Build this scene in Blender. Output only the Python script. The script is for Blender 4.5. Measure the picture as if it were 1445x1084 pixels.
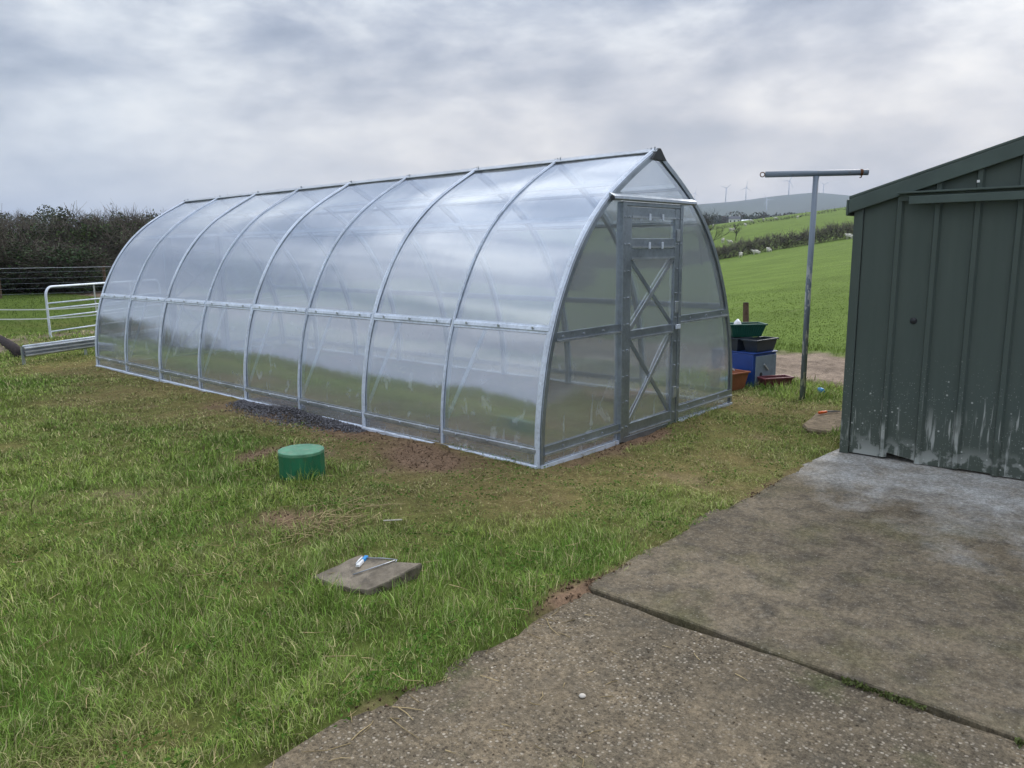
import bpy, math, random
import numpy as np
from mathutils import Vector, Matrix
sc = bpy.context.scene
for o in list(bpy.data.objects): bpy.data.objects.remove(o)
random.seed(7); RNG = np.random.default_rng(7)
R = math.radians
# ------------------------------------------------------------------ camera
cam = bpy.data.cameras.new('camera'); camo = bpy.data.objects.new('camera', cam); sc.collection.objects.link(camo)
CP = Vector((-4.12035, -3.43655, 1.55781)); YAW, PITCH, ROLL = R(48.104), R(-9.909), R(-0.662)
fw = Vector((math.sin(YAW)*math.cos(PITCH), math.cos(YAW)*math.cos(PITCH), math.sin(PITCH)))
rt = Vector((math.cos(YAW), -math.sin(YAW), 0)); up = rt.cross(fw)
r2 = rt*math.cos(ROLL)+up*math.sin(ROLL); u2 = up*math.cos(ROLL)-rt*math.sin(ROLL)
camo.matrix_world = Matrix(((r2.x, u2.x, -fw.x, CP.x), (r2.y, u2.y, -fw.y, CP.y), (r2.z, u2.z, -fw.z, CP.z), (0, 0, 0, 1)))
cam.sensor_width = 36; cam.lens = 1085.4/1445*36; cam.clip_start = 0.05; cam.clip_end = 20000
sc.camera = camo
# ------------------------------------------------------------------ sky, sun, exposure
SUN_AZ, SUN_EL = R(84), R(33)
sc.view_settings.view_transform = 'Standard'; sc.view_settings.look = 'None'
sc.view_settings.exposure = 1.42; sc.view_settings.gamma = 1; sc.view_settings.use_curve_mapping = False
sc.cycles.transparent_max_bounces = 24; sc.cycles.max_bounces = 10; sc.cycles.transmission_bounces = 8
sc.cycles.use_denoising = True
sc.cycles.sample_clamp_indirect = 6

class NT:
    """small node-tree helper"""
    def __init__(s, tree): s.t = tree; s.n = tree.nodes; s.l = tree.links
    def add(s, typ, inp=None, **kw):
        n = s.n.new(typ)
        for k, v in kw.items(): setattr(n, k, v)
        for k, v in (inp or {}).items(): s.set(n.inputs[k], v)
        return n
    def set(s, sock, v):
        if isinstance(v, bpy.types.NodeSocket): s.l.new(v, sock)
        elif isinstance(v, bpy.types.Node): s.l.new(v.outputs[0], sock)
        else:
            if sock.type == 'RGBA' and len(v) == 3: v = (*v, 1)
            sock.default_value = v
    def math(s, op, a, b=0.0, c=None, clamp=False):
        n = s.n.new('ShaderNodeMath'); n.operation = op; n.use_clamp = clamp
        s.set(n.inputs[0], a); s.set(n.inputs[1], b)
        if c is not None: s.set(n.inputs[2], c)
        return n.outputs[0]
    def mix(s, f, a, b, mode='MIX'):
        n = s.n.new('ShaderNodeMix'); n.data_type = 'RGBA'; n.blend_type = mode
        s.set(n.inputs[0], f); s.set(n.inputs[6], a); s.set(n.inputs[7], b)
        return n.outputs[2]
    def ramp(s, f, stops):
        n = s.n.new('ShaderNodeValToRGB'); e = n.color_ramp.elements
        while len(e) < len(stops): e.new(0.5)
        for i, (p, c) in enumerate(stops):
            e[i].position = p; e[i].color = (c, c, c, 1) if isinstance(c, (int, float)) else (*c, 1)
        s.set(n.inputs[0], f); return n.outputs[0]
    def noise(s, vec, scale, detail=4, rough=0.55, dist=0.0):
        n = s.add('ShaderNodeTexNoise', {'Scale': scale, 'Detail': detail, 'Roughness': rough, 'Distortion': dist})
        if vec is not None: s.set(n.inputs['Vector'], vec)
        return n.outputs[0]
    def mapping(s, vec, scale=(1, 1, 1), loc=(0, 0, 0), rot=(0, 0, 0)):
        return s.add('ShaderNodeMapping', {'Vector': vec, 'Scale': scale, 'Location': loc, 'Rotation': rot}).outputs[0]

world = bpy.data.worlds.new('World'); sc.world = world; world.use_nodes = True
W = NT(world.node_tree); W.n.clear()
tc = W.add('ShaderNodeTexCoord').outputs['Generated']
sep = W.add('ShaderNodeSeparateXYZ', {0: tc})
zz = W.math('MAXIMUM', sep.outputs[2], 0.0)
n1 = W.noise(W.mapping(tc, scale=(1, 1, 2.7), loc=(1.3, 0.9, 0.4)), 2.5, 6, 0.55, 0.25)
n2 = W.noise(W.mapping(tc, scale=(1, 1, 2.3), loc=(4.1, 2.2, 2.0)), 7.0, 9, 0.60, 0.15)
nn = W.math('ADD', W.math('MULTIPLY', n1, 0.62), W.math('MULTIPLY', n2, 0.38))
cl = W.ramp(nn, [(0.395, (0.100, 0.122, 0.165)), (0.46, (0.150, 0.172, 0.218)), (0.515, (0.215, 0.235, 0.275)), (0.57, (0.300, 0.320, 0.350)), (0.63, (0.400, 0.410, 0.42))])
# pale band low over the horizon, a little warmer towards the veiled sun
sund = (math.sin(R(62)), math.cos(R(62)), 0)
dt = W.add('ShaderNodeVectorMath', {0: tc, 1: sund}, operation='DOT_PRODUCT').outputs['Value']
warm = W.ramp(dt, [(0.74, 0.0), (0.97, 1.0)])
hz = W.ramp(zz, [(0.0, 0.9), (0.09, 0.68), (0.30, 0.0)])
hcol = W.mix(warm, (0.355, 0.365, 0.375), (0.46, 0.405, 0.345))
cl2 = W.mix(W.math('MULTIPLY', hz, W.ramp(nn, [(0.36, 0.45), (0.6, 1.0)])), cl, hcol)
# an overcast sky is brighter overhead
zen = W.math('ADD', W.math('MULTIPLY', W.ramp(zz, [(0.34, 0.0), (1.0, 1.0)]), 2.0), 1.0)
cl3 = W.mix(1.0, cl2, W.mix(1.0, W.add('ShaderNodeCombineXYZ', {0: zen, 1: zen, 2: zen}).outputs[0], (1.0, 0.985, 0.95), 'MULTIPLY'), 'MULTIPLY')
sky = W.add('ShaderNodeTexSky', sky_type='NISHITA'); sky.sun_disc = False
sky.sun_elevation = SUN_EL; sky.sun_rotation = SUN_AZ
b1 = W.add('ShaderNodeBackground', {0: sky.outputs[0], 1: 0.08}); b2 = W.add('ShaderNodeBackground', {0: cl3, 1: 1.0})
ms = W.add('ShaderNodeMixShader', {0: 0.94, 1: b1.outputs[0], 2: b2.outputs[0]})
W.l.new(ms.outputs[0], W.add('ShaderNodeOutputWorld').inputs[0])
sun = bpy.data.lights.new('sun', 'SUN'); sun.energy = 0.9; sun.angle = R(26); sun.color = (1, 0.95, 0.88)
suno = bpy.data.objects.new('sun', sun); sc.collection.objects.link(suno)
sd = Vector((math.sin(SUN_AZ)*math.cos(SUN_EL), math.cos(SUN_AZ)*math.cos(SUN_EL), math.sin(SUN_EL)))
suno.rotation_euler = sd.to_track_quat('Z', 'Y').to_euler(); suno.location = (0, 0, 20)

# ------------------------------------------------------------------ helpers
COL = sc.collection
def tag(o, label=None, cat=None, group=None, kind=None):
    if label: o['label'] = label
    if cat: o['category'] = cat
    if group: o['group'] = group
    if kind: o['kind'] = kind
    return o
def empty(name, loc=(0, 0, 0), rz=0, label=None, cat=None, group=None):
    o = bpy.data.objects.new(name, None); COL.objects.link(o); o.location = loc; o.rotation_euler = (0, 0, rz)
    o.empty_display_size = 0.1
    return tag(o, label, cat, group)
def link(name, me, parent=None, loc=None, rot=None):
    o = bpy.data.objects.new(name, me); COL.objects.link(o)
    if parent: o.parent = parent
    if loc is not None: o.location = loc
    if rot is not None: o.rotation_euler = rot
    return o
def copy_tree(o, parent=None):
    c = o.copy(); COL.objects.link(c); c.parent = parent
    for ch in list(o.children): copy_tree(ch, c)
    return c
class MB:
    def __init__(s): s.v = []; s.f = []
    def raw(s, v, f):
        b = len(s.v); s.v += [tuple(p) for p in v]; s.f += [tuple(i+b for i in q) for q in f]; return s
    def box(s, lo, hi):
        (a, b, c), (d, e, g) = lo, hi
        return s.raw([(a, b, c), (d, b, c), (d, e, c), (a, e, c), (a, b, g), (d, b, g), (d, e, g), (a, e, g)],
                     [(0, 3, 2, 1), (4, 5, 6, 7), (0, 1, 5, 4), (1, 2, 6, 5), (2, 3, 7, 6), (3, 0, 4, 7)])
    def hexa(s, bot, top):
        return s.raw(list(bot)+list(top), [(0, 3, 2, 1), (4, 5, 6, 7), (0, 1, 5, 4), (1, 2, 6, 5), (2, 3, 7, 6), (3, 0, 4, 7)])
    def beam(s, p0, p1, w, h, upv=(0, 0, 1)):
        p0, p1 = Vector(p0), Vector(p1); d = (p1-p0).normalized(); u = Vector(upv)
        a = d.cross(u).normalized()*w/2; b = a.cross(d).normalized()*h/2
        return s.hexa([p0-a-b, p0+a-b, p0+a+b, p0-a+b], [p1-a-b, p1+a-b, p1+a+b, p1-a+b])
    def tube(s, pts, r, n=8, cap=True):
        pts = [Vector(p) for p in pts]; rs = r if isinstance(r, (list, tuple)) else [r]*len(pts)
        b = len(s.v); prev = None
        for i, p in enumerate(pts):
            d = (pts[min(i+1, len(pts)-1)]-pts[max(i-1, 0)]).normalized()
            if prev is None:
                a = d.orthogonal().normalized()
            else: a = (prev-d*prev.dot(d)).normalized()
            prev = a; c = d.cross(a)
            for k in range(n):
                t = 2*math.pi*k/n; s.v.append(tuple(p+(a*math.cos(t)+c*math.sin(t))*rs[i]))
        for i in range(len(pts)-1):
            for k in range(n):
                k2 = (k+1) % n; s.f.append((b+i*n+k, b+i*n+k2, b+(i+1)*n+k2, b+(i+1)*n+k))
        if cap:
            s.f.append(tuple(b+k for k in range(n-1, -1, -1))); e = b+(len(pts)-1)*n
            s.f.append(tuple(e+k for k in range(n)))
        return s
    def lathe(s, prof, n=24, c=(0, 0)):
        b = len(s.v)
        for (r, z) in prof:
            for k in range(n):
                t = 2*math.pi*k/n; s.v.append((c[0]+r*math.cos(t), c[1]+r*math.sin(t), z))
        for i in range(len(prof)-1):
            for k in range(n):
                k2 = (k+1) % n; s.f.append((b+i*n+k, b+i*n+k2, b+(i+1)*n+k2, b+(i+1)*n+k))
        return s
    def mesh(s, name, mat, smooth=False):
        me = bpy.data.meshes.new(name); me.from_pydata(s.v, [], s.f); me.update()
        if mat: me.materials.append(mat)
        if smooth: me.polygons.foreach_set('use_smooth', [True]*len(me.polygons))
        return me
    def build(s, name, mat, parent=None, smooth=False, bevel=0, loc=None, rot=None):
        o = link(name, s.mesh(name, mat, smooth), parent, loc, rot)
        if bevel:
            m = o.modifiers.new('bevel', 'BEVEL'); m.width = bevel; m.segments = 2; m.limit_method = 'ANGLE'; m.angle_limit = R(40)
        return o
def bigmesh(name, V, F, mat, col=None, smooth=False):
    """numpy arrays -> mesh; F is (n,3) or (n,4)"""
    V = np.asarray(V, np.float32); F = np.asarray(F, np.int32); k = F.shape[1]
    me = bpy.data.meshes.new(name); me.vertices.add(len(V)); me.vertices.foreach_set('co', V.ravel())
    me.loops.add(F.size); me.loops.foreach_set('vertex_index', F.ravel())
    me.polygons.add(len(F)); me.polygons.foreach_set('loop_start', np.arange(0, F.size, k, dtype=np.int32))
    me.polygons.foreach_set('loop_total', np.full(len(F), k, np.int32))
    if smooth: me.polygons.foreach_set('use_smooth', np.ones(len(F), bool))
    me.update(calc_edges=True)
    if col is not None:
        a = me.color_attributes.new('col', 'FLOAT_COLOR', 'POINT')
        c = np.ones((len(V), 4), np.float32); c[:, :col.shape[1]] = col; a.data.foreach_set('color', c.ravel())
    me.materials.append(mat); return me
_lat = RNG.random((256, 256))
def vnoise(x, y):
    xi = np.floor(x).astype(int); yi = np.floor(y).astype(int); fx = x-xi; fy = y-yi
    fx = fx*fx*(3-2*fx); fy = fy*fy*(3-2*fy); g = lambda i, j: _lat[i & 255, j & 255]
    return (g(xi, yi)*(1-fx)+g(xi+1, yi)*fx)*(1-fy)+(g(xi, yi+1)*(1-fx)+g(xi+1, yi+1)*fx)*fy
def fbm(x, y, s, o=4):
    x = np.asarray(x, float)*s; y = np.asarray(y, float)*s; v = 0; a = 0.5; t = 0
    for i in range(o): v = v+a*vnoise(x+17.3*i, y-9.1*i); t += a; a *= 0.55; x = x*2.03; y = y*2.03
    return v/t
def sstep(a, b, x): t = np.clip((np.asarray(x, float)-a)/(b-a), 0, 1); return t*t*(3-2*t)

# ------------------------------------------------------------------ materials
def mat(name, fn):
    m = bpy.data.materials.new(name); m.use_nodes = True; t = NT(m.node_tree); t.n.clear()
    sh = fn(t); out = t.add('ShaderNodeOutputMaterial'); t.l.new(sh, out.inputs[0]); return m
def pbsdf(t, col, rough=0.6, metal=0.0, normal=None, spec=0.5, **kw):
    n = t.add('ShaderNodeBsdfPrincipled'); t.set(n.inputs['Base Color'], col); t.set(n.inputs['Roughness'], rough)
    t.set(n.inputs['Metallic'], metal); t.set(n.inputs['Specular IOR Level'], spec)
    if normal is not None: t.set(n.inputs['Normal'], normal)
    for k, v in kw.items(): t.set(n.inputs[k], v)
    return n.outputs[0]
def bump(t, h, strength=0.3, dist=0.01): return t.add('ShaderNodeBump', {'Strength': strength, 'Distance': dist, 'Height': h}).outputs[0]
def objc(t): return t.add('ShaderNodeTexCoord').outputs['Object']
def geo(t): return t.add('ShaderNodeNewGeometry').outputs['Position']
def plain(name, col, rough=0.6, metal=0.0, var=0.25, scale=6, bmp=0.15, dirt=None):
    def f(t):
        p = geo(t); n = t.noise(p, scale, 6, 0.6)
        c = t.mix(t.ramp(n, [(0.3, 0.0), (0.7, 1.0)]), [x*(1-var) for x in col], [min(1, x*(1+var)) for x in col])
        if dirt:
            d = t.noise(p, scale*2.3, 7, 0.65)
            c = t.mix(t.ramp(d, [(0.52, 0.0), (0.66, 0.7)]), c, dirt)
        return pbsdf(t, c, rough, metal, bump(t, t.noise(p, scale*9, 4), bmp, 0.004), 0.12 if rough > 0.75 else 0.5)
    return mat(name, f)
M = {}
def galv(name, col, rough, metal):
    def f(t):
        p = geo(t); v = t.add('ShaderNodeTexVoronoi', {'Vector': p, 'Scale': 55.0}).outputs['Color']
        n = t.noise(p, 5, 5); g = t.add('ShaderNodeRGBToBW', {0: v}).outputs[0]
        k = t.math('ADD', t.math('MULTIPLY', g, 0.25), t.math('MULTIPLY', n, 0.75))
        c = t.mix(t.ramp(k, [(0.25, 0), (0.75, 1)]), [x*0.72 for x in col], [min(1, x*1.2) for x in col])
        return pbsdf(t, c, t.math('ADD', t.math('MULTIPLY', n, 0.2), rough-0.1), metal)
    return mat(name, f)
M['galv'] = galv('galvanised_steel', (0.50, 0.53, 0.57), 0.38, 0.75)
M['galv_dark'] = galv('galvanised_steel_weathered', (0.36, 0.40, 0.45), 0.42, 0.8)
M['galv_pale'] = galv('galvanised_steel_pale', (0.67, 0.73, 0.83), 0.45, 0.15)
M['black'] = plain('black_rubber', (0.02, 0.022, 0.025), 0.6)
def f_poly(t):
    p = geo(t)
    # hollow flutes run up the sheet: fine ripple along its width, plus slow waviness
    uv = t.add('ShaderNodeUVMap').outputs[0]
    fl = t.add('ShaderNodeTexWave', {'Vector': uv, 'Scale': 32.0, 'Distortion': 0.0}, wave_type='BANDS', bands_direction='X').outputs['Color']
    slow = t.noise(t.mapping(uv, scale=(1.4, 0.8, 1)), 1.6, 3)
    b1 = bump(t, fl, 0.05, 0.002)
    b2 = t.add('ShaderNodeBump', {'Strength': 0.22, 'Distance': 0.02, 'Height': slow, 'Normal': b1}).outputs[0]
    fc = t.add('ShaderNodeLayerWeight', {'Blend': 0.5}).outputs['Facing']      # same from both sides of the sheet
    fac = t.math('ADD', t.math('MULTIPLY', t.math('POWER', fc, 4.0), 0.52), 0.42, clamp=True)
    gl = t.add('ShaderNodeBsdfGlossy', {'Color': (0.86, 0.91, 1.0), 'Roughness': 0.085, 'Normal': b2}).outputs[0]
    # smears of soil and torn film on the lower part
    z = t.add('ShaderNodeSeparateXYZ', {0: p}).outputs[2]
    low = t.ramp(z, [(0.0, 1.0), (0.45, 0.55), (0.8, 0.0)])
    sm = t.noise(t.mapping(p, scale=(1, 1, 0.6)), 5.5, 6, 0.62, 1.6)
    smear = t.math('MULTIPLY', t.ramp(sm, [(0.56, 0.0), (0.70, 0.55)]), low)
    splash = t.math('MULTIPLY', t.ramp(t.noise(p, 38, 3), [(0.58, 0), (0.72, 0.8)]), t.ramp(z, [(0.0, 0.9), (0.12, 0.0)]))
    milky = t.math('ADD', t.math('ADD', 0.23, t.math('MULTIPLY', t.noise(p, 0.9, 3), 0.16)), t.math('MAXIMUM', smear, splash), clamp=True)
    mc = t.mix(splash, (0.78, 0.84, 0.95), (0.62, 0.60, 0.55))
    df = t.add('ShaderNodeBsdfDiffuse', {'Color': mc}).outputs[0]; tl = t.add('ShaderNodeBsdfTranslucent', {'Color': mc}).outputs[0]
    dm = t.add('ShaderNodeMixShader', {0: 0.5, 1: df, 2: tl}).outputs[0]
    tr = t.add('ShaderNodeBsdfTransparent', {'Color': (0.86, 0.90, 0.90)}).outputs[0]
    body = t.add('ShaderNodeMixShader', {0: milky, 1: tr, 2: dm}).outputs[0]
    return t.add('ShaderNodeMixShader', {0: fac, 1: body, 2: gl}).outputs[0]
M['poly'] = mat('polycarbonate', f_poly)
def f_ground(t):
    p = geo(t); a = t.add('ShaderNodeVertexColor', layer_name='col').outputs[0]
    n = t.noise(p, 9, 8, 0.65); n2 = t.noise(p, 55, 4, 0.6); far = t.noise(t.mapping(p, scale=(1, 1, 0.1)), 0.35, 6, 0.6)
    c = t.mix(1.0, a, t.ramp(n, [(0.25, 0.6), (0.75, 1.35)]), 'MULTIPLY')
    c = t.mix(1.0, c, t.ramp(n2, [(0.25, 0.7), (0.75, 1.3)]), 'MULTIPLY')
    c = t.mix(1.0, c, t.ramp(far, [(0.3, 0.82), (0.7, 1.18)]), 'MULTIPLY')
    h = t.math('ADD', t.math('MULTIPLY', n, 0.7), t.math('MULTIPLY', n2, 0.3))
    return pbsdf(t, c, 0.95, 0, bump(t, h, 0.8, 0.03), 0.03)
M['ground'] = mat('turf_and_soil', f_ground)
def f_blade(t):
    a = t.add('ShaderNodeVertexColor', layer_name='col').outputs[0]
    g_ = t.add('ShaderNodeNewGeometry').outputs['Normal']
    nm = t.add('ShaderNodeVectorMath', {0: t.add('ShaderNodeVectorMath', {0: t.add('ShaderNodeVectorMath', {0: g_, 'Scale': 0.45}, operation='SCALE').outputs[0], 1: (0, 0, 1)}, operation='ADD').outputs[0]}, operation='NORMALIZE').outputs[0]
    s = pbsdf(t, a, 0.7, 0, nm, 0.03); tl = t.add('ShaderNodeBsdfTranslucent', {'Color': a}).outputs[0]
    return t.add('ShaderNodeMixShader', {0: 0.25, 1: s, 2: tl}).outputs[0]
M['blade'] = mat('grass_blades', f_blade)
def f_conc(agg):
    def f(t):
        p = geo(t); n = t.noise(p, 1.3, 7, 0.62, 0.6); n2 = t.noise(p, 7, 7, 0.65); n3 = t.noise(p, 70, 4, 0.6)
        v = t.add('ShaderNodeTexVoronoi', {'Vector': p, 'Scale': 70.0 if agg else 85.0, 'Randomness': 1.0})
        stone = t.ramp(v.outputs['Distance'], [(0.32, 1.0), (0.50, 0.0)] if agg else [(0.22, 1.0), (0.36, 0.0)])
        tone = t.add('ShaderNodeRGBToBW', {0: v.outputs['Color']}).outputs[0]
        if agg:
            base = t.mix(t.ramp(n, [(0.35, 0), (0.65, 1)]), (0.122, 0.100, 0.070), (0.215, 0.170, 0.113))
            base = t.mix(t.ramp(n2, [(0.4, 0), (0.7, 0.6)]), base, (0.06, 0.058, 0.05))
            sc_ = t.ramp(tone, [(0.25, (0.090, 0.072, 0.052)), (0.55, (0.20, 0.165, 0.118)), (0.85, (0.40, 0.35, 0.28))])
            pres = t.math('MULTIPLY', stone, t.ramp(t.noise(p, 3.1, 5), [(0.35, 0.25), (0.6, 1.0)]))
            c = t.mix(pres, base, sc_)
            moss = t.ramp(t.noise(p, 2.2, 6, 0.6), [(0.60, 0), (0.72, 0.6)]); c = t.mix(moss, c, (0.07, 0.085, 0.03))
            h = t.math('ADD', t.math('MULTIPLY', pres, 0.6), t.math('MULTIPLY', n3, 0.4)); bs = 0.9
        else:
            x = t.add('ShaderNodeSeparateXYZ', {0: p})
            base = t.mix(t.ramp(n, [(0.33, 0), (0.66, 1)]), (0.118, 0.096, 0.067), (0.200, 0.162, 0.112))
            base = t.mix(t.ramp(n2, [(0.46, 0), (0.66, 0.75)]), base, (0.062, 0.055, 0.045)); base = t.mix(t.ramp(t.noise(p, 22, 6, 0.7), [(0.5, 0), (0.7, 0.5)]), base, (0.20, 0.175, 0.135))
            # limewash spilt in front of the shed
            k = t.math('ADD', t.math('MULTIPLY', t.math('SUBTRACT', x.outputs[0], 0.45), 0.55), t.math('MULTIPLY', t.math('SUBTRACT', n, 0.5), 1.7))
            k2 = t.math('ADD', k, t.math('MULTIPLY', t.math('ADD', x.outputs[1], 2.0), -0.22))
            lime = t.math('MULTIPLY', t.ramp(k2, [(0.0, 0), (0.42, 0.85)]), t.ramp(t.noise(p, 5, 7, 0.7), [(0.32, 0.25), (0.62, 1.0)]))
            c = t.mix(lime, base, (0.40, 0.40, 0.39))
            moss = t.math('MULTIPLY', t.ramp(t.noise(p, 1.7, 6, 0.6), [(0.5, 0), (0.68, 0.6)]), t.ramp(x.outputs[0], [(0.0, 0.8), (1.0, 0.1)]))
            c = t.mix(moss, c, (0.12, 0.115, 0.045))
            c = t.mix(t.math('MULTIPLY', stone, t.ramp(tone, [(0.70, 0), (0.78, 0.45)])), c, (0.38, 0.35, 0.30))
            h = t.math('ADD', t.math('MULTIPLY', n3, 0.6), t.math('MULTIPLY', n2, 0.4)); bs = 0.5
        gr = t.math('ADD', t.math('MULTIPLY', t.noise(p, 45, 6, 0.75), 0.6), t.math('MULTIPLY', t.noise(p, 160, 4, 0.7), 0.4))
        c = t.mix(1.0, c, t.ramp(gr, [(0.34, 0.45), (0.5, 1.0), (0.66, 1.75)]), 'MULTIPLY')
        return pbsdf(t, c, 0.88, 0, bump(t, t.math('ADD', h, gr), bs, 0.008), 0.12)
    return f
M['agg'] = mat('exposed_aggregate_concrete', f_conc(True)); M['conc'] = mat('trowelled_concrete', f_conc(False))
def f_shed(t):
    p = geo(t); x = t.add('ShaderNodeSeparateXYZ', {0: p}); z = x.outputs[2]
    n = t.noise(t.mapping(p, scale=(1, 3, 0.35)), 3.5, 6, 0.6)
    c = t.mix(n, (0.056, 0.076, 0.068), (0.088, 0.112, 0.100))
    c = t.mix(t.ramp(z, [(0.0, 0.55), (0.5, 0.0)]), c, t.mix(t.noise(p, 4, 5), (0.06, 0.075, 0.05), (0.11, 0.115, 0.095)))
    hgt = t.ramp(z, [(0.0, 1.0), (0.35, 0.55), (0.62, 0.12), (0.70, 0.0)])    # splashes of limewash thrown up the wall; z is in units of 1 m
    v = t.add('ShaderNodeTexVoronoi', {'Vector': t.mapping(p, scale=(0.01, 1, 1)), 'Scale': 26.0}); tone = t.add('ShaderNodeRGBToBW', {0: v.outputs['Color']}).outputs[0]
    dots = t.math('MULTIPLY', t.ramp(v.outputs['Distance'], [(0.10, 1), (0.22, 0)]), t.ramp(t.math('ADD', tone, t.math('MULTIPLY', hgt, 0.15)), [(0.76, 0), (0.80, 1)]))
    drip = t.noise(t.mapping(p, scale=(0.01, 24, 1.6)), 1.0, 4, 0.6, 0.2)
    blot = t.noise(t.mapping(p, scale=(0.01, 1, 0.7)), 5.0, 4)
    dr = t.math('MULTIPLY', t.ramp(drip, [(0.56, 0), (0.63, 0.95)]), t.math('MULTIPLY', t.ramp(blot, [(0.42, 0), (0.55, 1)]), t.ramp(z, [(0.0, 1), (0.28, 0.75), (0.45, 0.0)])))
    pat = t.math('MULTIPLY', t.ramp(t.noise(p, 8, 5), [(0.48, 0), (0.54, 0.85)]), t.ramp(z, [(0.03, 1.0), (0.20, 0.0)]))
    pj = t.add('ShaderNodeVectorMath', {0: t.mapping(p, scale=(0.01, 1, 1)), 1: t.add('ShaderNodeVectorMath', {0: t.add('ShaderNodeTexNoise', {'Vector': p, 'Scale': 40.0}).outputs['Color'], 'Scale': 0.012}, operation='SCALE').outputs[0]}, operation='ADD').outputs[0]
    v2 = t.add('ShaderNodeTexVoronoi', {'Vector': pj, 'Scale': 75.0}); tn2 = t.add('ShaderNodeRGBToBW', {0: v2.outputs['Color']}).outputs[0]
    clu = t.ramp(t.noise(p, 3.2, 3), [(0.42, 0), (0.62, 0.16)])
    fine = t.math('MULTIPLY', t.ramp(v2.outputs['Distance'], [(0.12, 1), (0.3, 0)]), t.ramp(t.math('ADD', t.math('ADD', tn2, t.math('MULTIPLY', hgt, 0.12)), clu), [(0.74, 0), (0.78, 1)]))
    run = t.noise(t.mapping(p, scale=(0.01, 46, 2.2)), 1.0, 3, 0.5, 0.15)
    runs = t.math('MULTIPLY', t.ramp(run, [(0.62, 0), (0.67, 1)]), t.math('MULTIPLY', t.ramp(t.noise(p, 4.0, 3), [(0.44, 0), (0.54, 1)]), t.ramp(z, [(0.0, 1), (0.42, 0.8), (0.58, 0.0)])))
    dots = t.math('MAXIMUM', dots, t.math('MAXIMUM', t.math('MULTIPLY', fine, 0.45), runs))
    w = t.math('MAXIMUM', t.math('MAXIMUM', t.math('MULTIPLY', dots, t.ramp(z, [(0.6, 1), (0.85, 0)])), dr), pat)
    c = t.mix(t.math('MULTIPLY', w, 0.75), c, (0.55, 0.57, 0.54))
    return pbsdf(t, c, 0.55, 0, bump(t, t.noise(p, 30, 4), 0.08, 0.003), 0.35)
M['shed'] = mat('dark_green_sheet_steel', f_shed)
M['shed_plain'] = plain('dark_green_trim', (0.070, 0.098, 0.088), 0.5, 0, 0.18, 3, 0.06)
def f_pole(t):
    p = geo(t); x = t.add('ShaderNodeSeparateXYZ', {0: p}); n = t.noise(t.mapping(p, scale=(1, 1, 0.35)), 22, 4, 0.55, 0.3)
    fl = t.math('MULTIPLY', t.ramp(n, [(0.52, 0), (0.56, 1)]), t.ramp(t.math('MULTIPLY', x.outputs[2], 0.5), [(0.60, 1), (0.72, 0)]))
    c = t.mix(fl, (0.165, 0.20, 0.245), (0.50, 0.52, 0.50))
    c = t.mix(t.ramp(t.noise(p, 15, 5), [(0.6, 0), (0.75, 0.7)]), c, (0.14, 0.10, 0.08))
    return pbsdf(t, c, 0.5, 0.1)
M['pole'] = mat('flaking_blue_grey_paint', f_pole)
M['green_pl'] = plain('green_plastic_lid', (0.018, 0.15, 0.072), 0.42, 0, 0.15, 8, 0.05, (0.05, 0.13, 0.06))
M['green_top'] = plain('green_plastic_pale', (0.10, 0.27, 0.16), 0.55, 0, 0.22, 10, 0.05, (0.24, 0.30, 0.2))  # paler, greyer green for the top of the riser
M['stone'] = plain('weathered_sandstone', (0.205, 0.175, 0.135), 0.9, 0, 0.45, 9, 0.6, (0.09, 0.08, 0.07))
M['stone_edge'] = plain('broken_stone', (0.20, 0.155, 0.105), 0.9, 0, 0.4, 20, 0.8, (0.10, 0.09, 0.05))
M['stone_pale'] = plain('pale_stone', (0.52, 0.48, 0.42), 0.8, 0, 0.2)
M['blue'] = plain('blue_plastic', (0.012, 0.05, 0.24), 0.4, 0, 0.15)
M['grey'] = plain('grey_painted_sheet', (0.20, 0.25, 0.31), 0.5, 0, 0.12, 5, 0.05, (0.13, 0.16, 0.19))
M['navy'] = plain('dark_navy_plastic', (0.018, 0.028, 0.042), 0.45)
M['dgreen'] = plain('dark_green_plastic', (0.012, 0.085, 0.062), 0.42)
M['terra'] = plain('terracotta_plastic', (0.30, 0.105, 0.05), 0.6)
M['maroon'] = plain('maroon_plastic', (0.17, 0.045, 0.06), 0.5)
M['white'] = plain('white_plastic', (0.74, 0.75, 0.76), 0.5, 0, 0.1)
M['wood'] = plain('old_post_wood', (0.10, 0.07, 0.05), 0.9, 0, 0.45, 14, 0.6)
M['log'] = plain('tarred_timber', (0.028, 0.024, 0.026), 0.8, 0, 0.4, 12, 0.5, (0.14, 0.09, 0.06))
M['cyan'] = plain('bright_blue_plastic', (0.02, 0.26, 0.62), 0.4, 0, 0.12)
M['orange'] = plain('orange_plastic', (0.80, 0.13, 0.02), 0.45, 0, 0.1)
M['steel'] = plain('grey_steel_rod', (0.42, 0.44, 0.47), 0.35, 0.8)
M['rust'] = plain('rusty_steel', (0.16, 0.075, 0.04), 0.8, 0.2)
M['grit'] = plain('dark_grit', (0.20, 0.195, 0.21), 0.95, 0, 0.5, 60, 0.8)
M['bark'] = plain('bark', (0.060, 0.048, 0.042), 0.95, 0, 0.4, 12, 0.5)
def f_vcol(rough):
    def f(t): return pbsdf(t, t.add('ShaderNodeVertexColor', layer_name='col').outputs[0], rough, 0, None, 0.2)
    return f
M['vcol'] = mat('mixed_foliage', f_vcol(0.7))
M['wool'] = plain('sheep_wool', (0.62, 0.59, 0.52), 0.95, 0, 0.15)
M['turb'] = plain('turbine_white', (0.62, 0.65, 0.70), 0.5, 0, 0.04)
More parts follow.
